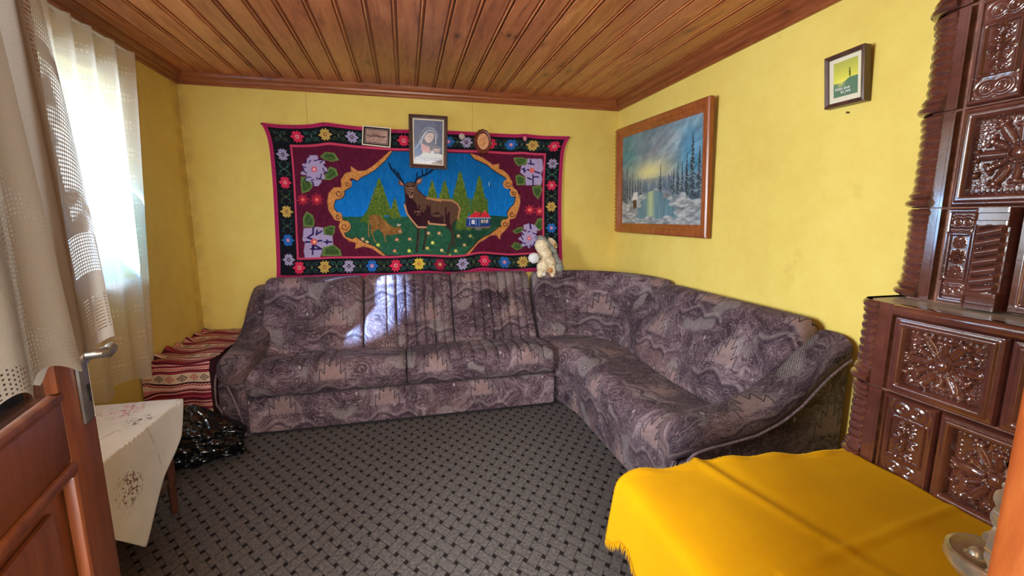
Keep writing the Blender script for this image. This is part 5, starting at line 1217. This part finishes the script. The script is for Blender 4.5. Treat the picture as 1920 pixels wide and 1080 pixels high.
# vines and flowers in the dark band
bc = Canvas(0, 0, Wd, Hd, 3, (1, 1, 1)); vines = [(44, 74, 70), (58, 78, 56)]
FC = {'r': (222, 48, 86), 'y': (206, 170, 88), 'l': (172, 160, 196), 'b': (44, 110, 190), 'd': (158, 34, 66), 'Y': (226, 196, 74)}
def vine(cx, cy, horiz, k):
    g = vines[k % 2] if k % 3 else (52, 96, 88)
    for sx in (-1, 1):
        for sy in (-1, 1):
            ox, oy = (sx * 10, sy * 9) if horiz else (sx * 9, sy * 10)
            bc.line([(cx, cy), (cx + ox * 0.35, cy + oy * 0.85), (cx + ox * 0.8, cy + oy * 0.95), (cx + ox * 1.15, cy + oy * 0.5)] if horiz else [(cx, cy), (cx + ox * 0.85, cy + oy * 0.35), (cx + ox * 0.95, cy + oy * 0.8), (cx + ox * 0.5, cy + oy * 1.15)], 1.5, g)
            bc.ell(cx + ox * 0.75, cy + oy * 0.45, 2.6, 1.5, g, rot=0.6 * sx * sy); bc.ell(cx + ox * 1.2, cy + oy * 1.05, 1.9, 1.4, g, 0.8)
    bc.ell(cx, cy, 2.2, 2.2, (84, 104, 70))
def flower(cx, cy, key, R=12.5):
    c = FC[key]; n = 6
    for k in range(n):
        a = k * 2 * pi / n + (0 if key in 'rbd' else 0); u_ = np.array([cos(a), sin(a)]); w_ = np.array([-sin(a), cos(a)])
        p = [np.array([cx, cy]), np.array([cx, cy]) + u_ * R * 0.55 + w_ * R * 0.34, np.array([cx, cy]) + u_ * R * 0.98 + w_ * R * 0.26, np.array([cx, cy]) + u_ * R * 0.80, np.array([cx, cy]) + u_ * R * 0.98 - w_ * R * 0.26, np.array([cx, cy]) + u_ * R * 0.55 - w_ * R * 0.34]
        if k % 3 == 0: p[2] = p[3] = p[4] = np.array([cx, cy]) + u_ * R * 1.12
        bc.poly([tuple(q) for q in p], c)
        bc.line([tuple(np.array([cx, cy]) + u_ * R * 0.45), tuple(np.array([cx, cy]) + u_ * R * 0.62)], 0.9, tuple(int(v * 0.62) for v in c))
    bc.ell(cx, cy, R * 0.30, R * 0.30, {'r': (240, 150, 150), 'y': (150, 96, 50), 'l': (60, 40, 84), 'b': (196, 120, 180), 'd': (190, 120, 90), 'Y': (190, 110, 50)}[key]); bc.ell(cx, cy, R * 0.12, R * 0.12, {'l': (190, 180, 150), 'r': (90, 60, 60)}.get(key, (230, 190, 120)))
m_ = 22.5
tops = [(57,'r'),(109,'y'),(159,'l'),(207,'y'),(254,'r'),(302,'l'),(350,'y'),(366,'l'),(411,'r'),(452,'b'),(494,'y'),(535,'r')]
topk = [(57,'r'),(109,'y'),(159,'l'),(206,'b'),(255,'r'),(303,'y'),(338,'b'),(371,'l'),(416,'r'),(454,'b'),(494,'y'),(534,'r')]
for x, k_ in topk: flower(x, m_, k_, 12)
for a, b in zip(topk[:-1], topk[1:]): vine((a[0] + b[0]) / 2, m_, True, int(a[0]))
vine(26, m_, True, 1)
bots = [(44,'r'),(93,'y'),(140,'l'),(185,'b'),(231,'r'),(276,'Y'),(317,'d'),(361,'l'),(404,'r'),(443,'b'),(479,'y'),(520,'l')]
for x, k_ in bots: flower(x, Hd - 21, k_, 12)
for a, b in zip(bots[:-1], bots[1:]): vine((a[0] + b[0]) / 2, Hd - 21, True, int(a[0]))
for i, (y, k_) in enumerate([(56,'l'),(105,'r'),(156,'y'),(206,'b'),(229,'l')][:4] + [(240, 'l')]):
    flower(24, y, k_, 11.5); 
    if y < 200: vine(24, y + 25, False, i)
for i, (y, k_) in enumerate([(58,'l'),(102,'r'),(145,'y'),(188,'b'),(232,'r')]):
    flower(Wd - 20, y, k_, 10.5); vine(Wd - 20, y + 22, False, i)
bsm = bc.sample(dl, dtp); inb = (d < 37.0) & (d > 8.5) & (bsm[..., 0] != 1); col = np.where(inb[..., None], bsm, col)
col = np.where((d < 7.6)[..., None], PK, col); al_ = np.where(np.minimum(dl, dr) < np.minimum(dtp, db_), dtp, dl)
col = np.where(((d > 2.6) & (d < 4.8) & (np.mod(al_, 5.2) < 2.0))[..., None], np.array([128, 18, 52.]), col)
col = col * (0.93 + 0.14 * RNG.random((nv, nu, 1)))
X3 = np.zeros((nv, nu, 3))
r = CR @ np.stack([Q[..., 0] - 960, 540 - Q[..., 1], np.full(Q.shape[:2], FPX)]).reshape(3, -1); tt = 3.835 / r[1]
X3 = (np.array([[0], [0], [CH]]) + r * tt).T.reshape(nv, nu, 3)
X3[..., 1] -= 0.006 + 0.010 * fbm(X3[..., 0] * 2.2 + 5, X3[..., 2] * 1.1 + 3, 7, 2) + 0.004 * np.sin(X3[..., 0] * 9 + X3[..., 2] * 2)
rug = gridmesh('wall_rug', X3, M_RUG, col=lin(np.clip(col, 0, 255)), skirt=(0, 0.006, 0))
tag(rug, 'woven wall rug with a stag, fawn and cottage inside a flowered black and pink border', 'rug')
for px, py in ((490, 231), (553, 234), (607, 229), (664, 236), (742, 243), (850, 246), (985, 251), (1067, 256)):
    p = at(px, py + 2, 'Y', 3.818); nl = lathe('nail', [(0.0, 0.012), (0.002, 0.012), (0.002, -0.001), (0.0055, -0.002), (0.0045, -0.004), (0.0, -0.005)], M_NAIL, rug, (p[0], p[1], p[2]), 'Y', 12)

# ---------------------------------------------------------------- frames
def fgrid(name, corners, art, nx, ny, mat, parent, push=None):
    """corners: TL, TR, BR, BL room points; art(s, t) -> colour arrays"""
    TL, TR, BR, BL = [np.array(c, float) for c in corners]; s, t = np.meshgrid(np.linspace(0, 1, nx), np.linspace(0, 1, ny)); a, b = s[..., None], t[..., None]
    P = (1 - b) * ((1 - a) * TL + a * TR) + b * ((1 - a) * BL + a * BR)
    if push is not None: P = P + push(s, t)
    return gridmesh(name, P, mat, parent, col=lin(np.clip(art(s, t), 0, 255)))
def frame_mitre(name, corners, prof, mat, parent, outn):
    """four mitred bars around corners (outer edge). prof: (inset, height) pairs, closed"""
    C = [np.array(c, float) for c in corners]; n = len(prof); N = np.array(outn, float); N /= np.linalg.norm(N)
    cen = sum(C) / 4; w = np.linalg.norm(C[1] - C[0]); h = np.linalg.norm(C[3] - C[0])
    def pt(k, inset, hh):
        c = C[k]; ex = (C[1] - C[0]) / w; ey = (C[3] - C[0]) / h; sx = [1, -1, -1, 1][k]; sy = [1, 1, -1, -1][k]
        return c + ex * sx * inset + ey * sy * inset + N * hh
    for k in range(4):
        V = [pt(k, a, b) for a, b in prof] + [pt((k + 1) % 4, a, b) for a, b in prof]
        F = [(i, (i + 1) % n, (i + 1) % n + n, i + n) for i in range(n)] + [tuple(range(n))[::-1], tuple(range(n, 2 * n))]
        mesh(name, V, F, mat, parent, smooth=False)
# big landscape painting on the right wall
PX = 1.90
pc4 = [at(1161, 243, 'X', PX + .005), at(1341, 178, 'X', PX - 0.005), at(1328, 447, 'X', PX + .005), at(1158, 436, 'X', PX + .015)]
pc4 = [(PX + 0.004, 3.765, 2.184), (PX - 0.016, 2.485, 2.150), (PX + 0.012, 2.470, 1.270), (PX + 0.018, 3.735, 1.275)]
pt_ = thing('landscape_painting', (1.92, 3.1, 1.27), 'large wood framed oil painting of a winter lake and firs on the right wall', 'painting')
nrm = (-1, 0, 0)
frame_mitre('frame_bar', pc4, [(0, -0.012), (0, 0.018), (0.010, 0.026), (0.028, 0.026), (0.040, 0.018), (0.052, 0.020), (0.066, 0.010), (0.082, 0.004), (0.086, -0.012)], M_FRAMEW, pt_, nrm)
c0 = [np.array(c) for c in pc4]; w_ = 0.0815
def inset(cs, d_, off=(0, 0, 0)):
    C = [np.array(c, float) for c in cs]; ex = (C[1] - C[0]); ex /= np.linalg.norm(ex); ey = (C[3] - C[0]); ey /= np.linalg.norm(ey); o = np.array(off)
    return [C[0] + ex * d_ + ey * d_ + o, C[1] - ex * d_ + ey * d_ + o, C[2] - ex * d_ - ey * d_ + o, C[3] + ex * d_ - ey * d_ + o]
pcv = Canvas(0, 0, 300, 220, 1.6, (120, 130, 140))          # landscape, 300 x 220 units
X_, Y_ = pcv.X, pcv.Y
n1 = fbm(X_ * 0.018 + Y_ * 0.03, Y_ * 0.05 - X_ * 0.012, 3, 5)[..., None]; n2 = fbm(X_ * 0.05 + 20, Y_ * 0.10 + X_ * 0.05, 6, 4)[..., None]
skyc = np.array([104, 134, 146]) * (1 - n1) + np.array([150, 144, 154]) * n1; skyc = skyc + (n2 - 0.5) * 70
skyc = skyc + np.clip(1 - abs((Y_ - 50 + (X_ - 200) * 0.55)) / 26, 0, 1)[..., None] * np.array([34, 34, 30]) * (0.4 + n2)
skyc = skyc + (np.exp(-((X_ - 25) / 60) ** 2 - ((Y_ - 40) / 50) ** 2))[..., None] * np.array([-34, 4, 0]) + (np.exp(-((X_ - 265) / 40) ** 2 - ((Y_ - 70) / 70) ** 2))[..., None] * np.array([-50, 6, 34])
gl = np.exp(-((X_ - 125) / 74) ** 2 - ((Y_ - 96) / 24) ** 2)[..., None]; skyc = skyc * (1 - gl) + np.array([226, 216, 150]) * gl
pcv.a[:] = skyc
def firp(cx, ty, by, w, dark=(44, 58, 66), snow=0.25):
    for k in range(int((by - ty) * 3.2)):
        y = ty + (by - ty) * (k / ((by - ty) * 3.2)); s = (y - ty) / (by - ty); ww = w * (0.08 + s) * (0.6 + 0.4 * ((y * 0.33) % 1)); x = cx + random.uniform(-1, 1) * ww
        pcv.line([(cx, y - 1), (x, y + ww * 0.25)], 1.3, tuple(min(255, v * random.uniform(0.75, 1.25)) for v in dark) if random.random() > snow else (150, 168, 176), 0.9)
mist = (Y_ > 112) & (Y_ < 150); pcv.a[mist] = pcv.a[mist] * 0.6 + np.array([110, 126, 140]) * 0.4
for k in range(34): x = random.uniform(70, 215); firp(x, random.uniform(108, 124), 142, 3.5, (84, 104, 124), 0.1)
for x, t0, b0, w in ((4, 82, 172, 9), (14, 92, 168, 8), (24, 78, 170, 10), (38, 98, 164, 8), (50, 94, 160, 7), (62, 108, 154, 6), (74, 100, 152, 6), (86, 110, 148, 5), (166, 86, 146, 6), (212, 98, 152, 7), (226, 84, 154, 9), (240, 92, 158, 9), (254, 70, 162, 12), (270, 34, 166, 17), (290, 62, 170, 14), (204, 106, 148, 5)): firp(x, t0, b0, w, snow=0.16)
bank = (Y_ > 142 + 22 * np.clip(abs(X_ - 140) / 140, 0, 1) + 5 * np.sin(X_ * 0.07) - 4 * np.cos(X_ * 0.13)); ns = fbm(X_ * 0.07, Y_ * 0.20 + X_ * 0.03, 12, 4)[..., None]
pcv.a[bank] = (np.array([112, 120, 132]) * (1 - ns) + np.array([190, 192, 188]) * ns + (ns - 0.5) * 90)[bank]
lake = (abs(X_ - 142 - (Y_ - 150) * 0.12) < 8 + np.clip((Y_ - 140) / 50, 0, 1) ** 0.7 * 66 + 8 * np.sin(Y_ * 0.35)) & (Y_ > 140) & (Y_ < 203 + 4 * np.sin(X_ * 0.09))
rc = np.array([96, 132, 146]) + (fbm(X_ * 0.2, Y_ * 0.02, 14)[..., None] - 0.5) * 50; gg = np.exp(-((X_ - 128) / 14) ** 2)[..., None]; rc = rc * (1 - gg * 0.8) + np.array([206, 212, 150]) * gg * 0.8; pcv.a[lake] = rc[lake]
for k in range(50):
    x = random.choice([random.uniform(0, 60), random.uniform(215, 290), random.uniform(0, 290)]); y = random.uniform(160, 216) if x < 60 or x > 215 else random.uniform(204, 218); pcv.line([(x, y), (x + random.uniform(6, 18), y + random.uniform(-3, 3))], random.uniform(1, 3), random.choice([(214, 214, 208), (184, 172, 156), (140, 146, 158), (196, 190, 182)]), 0.5)
pcv.poly([(50, 158), (66, 156), (70, 178), (56, 182)], (84, 54, 40)); pcv.poly([(47, 162), (54, 142), (73, 140), (74, 158), (64, 160)], (220, 216, 212)); pcv.line([(56, 164), (56, 180)], 2, (60, 40, 34))
pcv.soften(1)
fgrid('canvas', inset(pc4, w_), lambda s, t: pcv.sample(s * 299, t * 219), 190, 140, M_PAINT, pt_)
# carved gilt beads along the far edge of the frame
C = inset(pc4, 0.004, (-0.028, 0, 0))
for k in range(26):
    p = C[0] + (C[3] - C[0]) * (k + 0.5) / 26; bm = bmesh.new(); bmesh.ops.create_icosphere(bm, subdivisions=1, radius=0.012)
    for v in bm.verts: v.co = Vector(p) + Vector((v.co.x * 0.8, v.co.y * 0.8, v.co.z * 1.25))
    me = bpy.data.meshes.new('bead'); bm.to_mesh(me); bm.free(); fixorigin(link('bead', me, M_BRASS, pt_))

# small card in a dark frame, tipped away from the wall
sf = thing('small_framed_card', (1.9, 1.65, 1.9), 'small dark framed sunset card reading With love to you, high on the right wall', 'picture')
sc4 = [at(1548, 111, 'X', 1.905), at(1624, 81, 'X', 1.885), at(1622, 188, 'X', 1.905), at(1548, 206, 'X', 1.915)]
frame_mitre('frame_bar', sc4, [(0, -0.030), (0, 0.008), (0.006, 0.012), (0.012, 0.008), (0.018, 0.004), (0.018, -0.030)], M_DARKW, sf, (-1, -0.05, 0))
sb = inset(sc4, 0.010, (0.022, 0, 0))
mesh('backing', sb + [s + np.array([0.006, 0, 0]) for s in sb], [(0, 1, 2, 3), (7, 6, 5, 4), (0, 4, 5, 1), (1, 5, 6, 2), (2, 6, 7, 3), (3, 7, 4, 0)], M_DARKW, sf, smooth=False)
ccv = Canvas(0, 0, 100, 130, 3, (224, 214, 190))
Xc, Yc = ccv.X, ccv.Y; inn = (Xc > 14) & (Xc < 86) & (Yc > 12) & (Yc < 112)
g = (np.clip((Yc - 12) / 56, 0, 1))[..., None]; ys = np.array([176, 176, 84]) * (1 - g) + np.array([226, 218, 86]) * g; ccv.a[inn] = ys[inn]
hill = inn & (Yc > 72 - 10 * sst(Xc, 40, 66)); ccv.a[hill] = np.array([92, 124, 100])
sun = np.exp(-((Xc - 36) / 12) ** 2 - ((Yc - 74) / 10) ** 2)[..., None] * (0.6 + 0.4 * np.cos(np.arctan2(Yc - 74, Xc - 36) * 14))[..., None]; ccv.a[:] = np.where(inn[..., None], ccv.a * (1 - sun) + np.array([250, 232, 120]) * sun, ccv.a)
ccv.poly([(61, 62), (60, 50), (59, 46), (62, 40), (65, 46), (65, 52), (64, 62)], (78, 86, 40)); ccv.ell(62, 39, 2.2, 3, (78, 86, 40))
fgrid('card', inset(sc4, 0.016, (0.004, 0, 0)), lambda s, t: ccv.sample(s * 99, t * 129), 110, 140, M_PRINT, sf)
I4 = inset(sc4, 0.016, (0.0025, 0, 0))
def textmesh(body, size, origin, ex, ey, mat, parent, name='lettering', shear=0.25):
    cu = bpy.data.curves.new(name, 'FONT'); cu.body = body; cu.size = 1.0; cu.shear = shear; cu.extrude = 0.0; cu.resolution_u = 3; cu.offset = 0.012
    o = bpy.data.objects.new(name + '_tmp', cu); COL.objects.link(o); dg = bpy.context.evaluated_depsgraph_get(); me = bpy.data.meshes.new_from_object(o.evaluated_get(dg))
    bpy.data.objects.remove(o); n = len(me.vertices); co = np.empty(n * 3); me.vertices.foreach_get('co', co); co = co.reshape(-1, 3)
    P = np.array(origin) + np.outer(co[:, 0] * size, ex) + np.outer(co[:, 1] * size, ey); me.vertices.foreach_set('co', P.ravel()); me.update(); me.name = name
    return fixorigin(link(name, me, mat, parent, False))
M_INK = m_simple('white_ink', (236, 236, 226), 0.7)
ex = (I4[1] - I4[0]); ex /= np.linalg.norm(ex); ey = (I4[0] - I4[3]); hgt = np.linalg.norm(ey); ey /= hgt
textmesh('With love', 0.019, I4[3] + ex * 0.030 + ey * 0.052, ex, ey, M_INK, sf); textmesh('to you', 0.019, I4[3] + ex * 0.060 + ey * 0.038, ex, ey, M_INK, sf)
# nail beneath, in the wall
tag(lathe('wall_nail', [(0.0, 0.010), (0.002, 0.010), (0.002, -0.004), (0.005, -0.006), (0.0, -0.008)], M_NAIL, None, tuple(at(1590, 211, 'X', 1.934)), 'X', 10), 'small rusty nail in the yellow wall just below the small framed card', 'nail')

# veiled mother and child print
def frame_obj(name, label, corners, prof, matf, depthn=(0, -1, 0)):
    o = thing(name, tuple(np.mean([np.array(c) for c in corners], 0)), label, 'picture'); frame_mitre('frame_bar', corners, prof, matf, o, depthn); return o
YP = 3.795
mc4 = [at(766, 214, 'Y', YP - 0.012), at(839, 218.5, 'Y', YP - 0.012), at(838, 318, 'Y', YP), at(768, 314, 'Y', YP)]
mf = frame_obj('mother_and_child_print', 'dark framed print of a veiled mother holding a baby, hung over the rug top', mc4, [(0, -0.020), (0, 0.012), (0.007, 0.014), (0.022, 0.006), (0.030, 0.004), (0.030, -0.020)], M_DARKW)
frame_mitre('slip', inset(mc4, 0.029), [(0, -0.008), (0, 0.002), (0.010, 0.001), (0.010, -0.008)], M_CREAMP, mf, (0, -1, 0))
mcv = Canvas(0, 0, 100, 160, 3, (70, 78, 112)); Xm, Ym = mcv.X, mcv.Y
mcv.a += (fbm(Xm * 0.06, Ym * 0.06, 40)[..., None] - 0.5) * 50 - (np.clip(Ym / 160, 0, 1)[..., None] * 20)
hal = np.exp(-((np.hypot(Xm - 54, Ym - 52) - 25) / 3.5) ** 2)[..., None]; mcv.a = mcv.a * (1 - hal * .7) + np.array([176, 182, 206]) * hal * .7
mcv.poly([(0, 160), (0, 96), (14, 80), (24, 50), (38, 32), (56, 28), (70, 38), (76, 56), (76, 90), (84, 100), (90, 130), (70, 150)], (84, 88, 106), var=50)
mcv.poly([(0, 96), (16, 80), (30, 96), (26, 126), (10, 140), (0, 138)], (46, 84, 140), var=50)
mcv.poly([(26, 84), (44, 92), (56, 96), (52, 124), (30, 124), (24, 104)], (206, 148, 152), var=40)
mcv.poly([(34, 66), (36, 50), (48, 42), (60, 42), (69, 50), (67, 64), (59, 78), (47, 82)], (214, 190, 182)); mcv.poly([(28, 64), (34, 44), (50, 34), (64, 38), (66, 44), (48, 46), (38, 58), (34, 74)], (110, 112, 136))
mcv.line([(24, 92), (30, 60), (40, 42), (54, 34), (66, 38), (74, 52), (76, 84)], 2.0, (214, 218, 230)); mcv.line([(10, 100), (24, 76), (34, 56), (44, 44)], 1.8, (200, 206, 222)); mcv.line([(4, 108), (18, 84), (28, 58)], 1.4, (170, 178, 206))
mcv.line([(50, 56), (57, 57)], 1.6, (90, 70, 84)); mcv.line([(61, 60), (66, 62)], 1.4, (90, 70, 84)); mcv.line([(58, 58), (58, 67), (60, 67)], 1.0, (150, 120, 126)); mcv.line([(53, 72), (59, 73)], 1.4, (160, 90, 100)); mcv.ell(47, 68, 4, 4, (214, 170, 166), 0.5)
mcv.ell(80, 104, 15, 14, (160, 160, 170), 0.5); mcv.ell(79, 105, 10.5, 10, (196, 170, 164)); mcv.poly([(68, 100), (74, 94), (86, 94), (90, 102), (86, 100), (76, 100)], (80, 74, 80)); mcv.line([(75, 106), (78, 107)], 1.2, (80, 60, 70)); mcv.line([(82, 107), (85, 106)], 1.2, (80, 60, 70)); mcv.line([(77, 111), (81, 112)], 1.0, (150, 90, 96))
mcv.poly([(18, 132), (34, 116), (54, 118), (66, 108), (72, 120), (90, 118), (100, 124), (100, 140), (70, 140), (40, 144)], (206, 214, 210), var=50)
mcv.poly([(0, 140), (20, 130), (50, 138), (80, 136), (100, 132), (100, 152), (60, 160), (0, 160)], (190, 194, 206), var=90); mcv.poly([(62, 156), (84, 144), (100, 140), (100, 160), (58, 160)], (110, 88, 76), var=30)
for k in range(12): mcv.line([(random.uniform(0, 60), random.uniform(134, 158)), (random.uniform(30, 96), random.uniform(134, 156))], 1.1, random.choice([(236, 238, 240), (120, 130, 160), (206, 210, 220)]), 0.6)
mcv.line([(30, 118), (44, 108), (56, 112), (66, 108)], 3.4, (206, 172, 166)); mcv.soften(2)
fgrid('print', inset(mc4, 0.038, (0, 0.004, 0)), lambda s, t: mcv.sample(s * 99, t * 159), 110, 170, M_PRINT, mf)
# small metal relief plaque: plain banding only
rc4 = [at(680, 235, 'Y', YP), at(733, 240, 'Y', YP), at(732, 277, 'Y', YP), at(678.5, 271.5, 'Y', YP)]
rf = frame_obj('relief_plaque', 'small cream edged black frame with a coppery relief plaque, left of the mother print', rc4, [(0, -0.020), (0, 0.006), (0.008, 0.006), (0.008, -0.020)], M_CREAMP)
frame_mitre('inner_frame', inset(rc4, 0.008), [(0, -0.01), (0, 0.004), (0.020, 0.002), (0.020, -0.01)], M_BLACK, rf, (0, -1, 0))
frame_mitre('fillet', inset(rc4, 0.020), [(0, 0.0), (0, 0.005), (0.003, 0.005), (0.003, 0.0)], M_COPPER, rf, (0, -1, 0))
def relief(s, t):
    h = 0.0035 * (abs(t - 0.62) < 0.05) + 0.002 * (t > 0.7) * (np.mod(s * 26, 1) > .4) * 0.6 + 0.0022 * (t < 0.48) * (np.cos(np.arctan2(t - 0.62, (s - 0.5) * 1.6) * 34) > 0.2)
    for k in range(9):
        cx = 0.1 + 0.1 * k; h = h + 0.004 * np.sqrt(np.clip(1 - ((s - cx) / 0.045) ** 2 - ((t - 0.52 - 0.03 * (k % 2)) / 0.09) ** 2, 0, 1))
    return np.stack([h * 0, -h, h * 0], -1)
fgrid('relief', inset(rc4, 0.026, (0, 0.0, 0)), lambda s, t: np.full(s.shape + (3,), 140.), 120, 70, M_COPPER, rf, relief)
# oval carved medallion with an amber relief
oc = at(905.5, 265.5, 'Y', 3.798)
ov = thing('oval_medallion', tuple(oc), 'small oval plaque of carved red wood around an amber figure relief, on the rug border', 'picture')
def ovalring(name, prof, mat, wav=0.0):
    th = np.arange(72) / 72 * 2 * pi; P = np.zeros((len(prof), 72, 3))
    for k, (r, h) in enumerate(prof):
        ww = 1 + wav * np.abs(np.sin(th * 7)) * (r > 0.8); P[k] = np.stack([oc[0] + r * 0.073 * np.cos(th) * ww, np.full(72, oc[1] - h), oc[2] + r * 0.098 * np.sin(th) * ww], -1)
    return gridmesh(name, P, mat, ov, wrapu=True, capv=True)
ovalring('carved_rim', [(0.5, -0.012), (0.98, -0.012), (1.0, -0.004), (0.97, 0.006), (0.88, 0.012), (0.78, 0.010), (0.70, 0.006), (0.66, 0.0), (0.5, 0.0)], M_REDW, 0.06)
s, t = np.meshgrid(np.linspace(0, 1, 40), np.linspace(0, 2 * pi, 60)); X = s * 0.67 * np.cos(t); Z = s * 0.67 * np.sin(t)
h = 0.004 + 0.006 * np.sqrt(np.clip(1 - ((X + 0.10) / 0.26) ** 2 - ((Z + 0.08) / 0.34) ** 2, 0, 1)) + 0.005 * np.sqrt(np.clip(1 - ((X - 0.12) / 0.16) ** 2 - ((Z - 0.14) / 0.17) ** 2, 0, 1)) + 0.004 * np.sqrt(np.clip(1 - ((X - 0.14) / 0.2) ** 2 - ((Z + 0.2) / 0.1) ** 2, 0, 1)) + 0.0012 * np.sin(X * 30 + Z * 22)
gridmesh('relief', np.stack([oc[0] + X * 0.073, oc[1] - h, oc[2] + Z * 0.098], -1), M_IVORY, ov)
# two little shells pinned to the rug
def shell(px, py, rx, rz, mat, label):
    c = at(px, py, 'Y', 3.805); s, t = np.meshgrid(np.linspace(0, 1, 14), np.linspace(-pi, pi, 49)); r = s * (1 + 0.05 * np.cos(t * 13))
    h = 0.016 * np.sqrt(np.clip(1 - s ** 2, 0, 1)) + 0.0014 * np.cos(t * 13) * s; o = gridmesh('sea_shell', np.stack([c[0] + r * rx * np.sin(t), c[1] - h, c[2] + r * rz * np.cos(t)], -1), mat); o.modifiers.new('Solidify', 'SOLIDIFY').thickness = 0.004
    tag(o, label, 'shell')
shell(866, 256, 0.022, 0.023, M_SHELLP, 'pearly round sea shell pinned to the pink rug edge beside the mother print'); shell(984, 260, 0.015, 0.018, M_SHELLK, 'small pink sea shell pinned to the rug edge near its right corner')

# ---------------------------------------------------------------- plush toy on the sofa top
def blob_mesh(name, blobs, mat, parent, voxel=0.007):
    bm = bmesh.new()
    for (px, py, Yd, rx, ry, rz, rot) in blobs:
        c = at(px, py, 'Y', Yd); R = Euler((0, radians(rot), 0)).to_matrix(); r = bmesh.ops.create_icosphere(bm, subdivisions=3, radius=1.0)
        for v in r['verts']: v.co = Vector(c) + R @ Vector((v.co.x * rx, v.co.y * ry, v.co.z * rz))
    me = bpy.data.meshes.new(name); bm.to_mesh(me); bm.free(); o = bpy.data.objects.new(name + '_tmp', me); COL.objects.link(o)
    m = o.modifiers.new('Remesh', 'REMESH'); m.mode = 'VOXEL'; m.voxel_size = voxel; m2 = o.modifiers.new('Smooth', 'SMOOTH'); m2.iterations = 4; m2.factor = 0.5
    dg = bpy.context.evaluated_depsgraph_get(); out = bpy.data.meshes.new_from_object(o.evaluated_get(dg)); bpy.data.objects.remove(o); out.name = name
    n = len(out.vertices); co = np.empty(n * 3); out.vertices.foreach_get('co', co); co = co.reshape(-1, 3); no = np.empty(n * 3); out.vertices.foreach_get('normal', no); no = no.reshape(-1, 3)
    co += no * ((vnoise(co[:, 0] * 190 + co[:, 1] * 60, co[:, 2] * 190 + co[:, 1] * 90, 3) - 0.5) * 0.007)[:, None]; out.vertices.foreach_set('co', co.ravel()); out.update(); out.materials.clear()
    return fixorigin(link(name, out, mat, parent))
toy = thing('plush_toy', tuple(at(1025, 515, 'Y', 3.615)), 'cream plush lamb with a shade-grey floppy hat sitting on the sofa top in the corner', 'toy')
blob_mesh('body', [(1028, 494, 3.615, .065, .065, .085, -14), (1018, 500, 3.585, .055, .05, .068, 0), (1035, 508, 3.575, .034, .036, .052, 0), (1016, 462, 3.605, .060, .055, .066, -30), (1022, 476, 3.605, .058, .055, .062, -30), (1013, 512, 3.555, .030, .034, .044, 12)], M_CREAM, toy)
blob_mesh('paw', [(1001, 484, 3.555, .050, .036, .046, 20)], M_WHITEP, toy); blob_mesh('paw', [(1049, 502, 3.575, .040, .034, .044, 0)], M_GREYP, toy)
blob_mesh('arm', [(1046, 490, 3.615, .052, .036, .030, 42), (1040, 480, 3.625, .034, .034, .034, 0)], M_GREYP, toy)
blob_mesh('foot', [(1020, 514, 3.540, .018, .022, .020, 0)], M_WHITEP, toy); blob_mesh('foot', [(1036, 516, 3.540, .017, .022, .020, 0)], M_CREAM, toy)
blob_mesh('hat', [(1016, 448, 3.625, .044, .050, .030, 20), (1026, 457, 3.615, .062, .055, .022, 46), (1036, 468, 3.615, .056, .050, .026, 50)], M_GREYP, toy)
blob_mesh('ear', [(1036, 456, 3.645, .062, .024, .032, 48)], M_CREAM, toy); blob_mesh('patch', [(1032, 507, 3.540, .022, .014, .026, 0)], M_TAN, toy); blob_mesh('ear_lining', [(1041, 459, 3.627, .022, .014, .012, 50)], M_TAN, toy)
# ---------------------------------------------------------------- hall behind the doorway
struct(boxes('wall_hall', [(-1.9, -1.75, -2.5, 0, 0, 2.6), (1.75, 1.9, -2.5, 0, 0, 2.6)], M_HALL))
struct(boxes('ceiling_hall', [(-1.9, 1.9, -2.5, 0.0, 2.6, 2.7)], M_HALL))
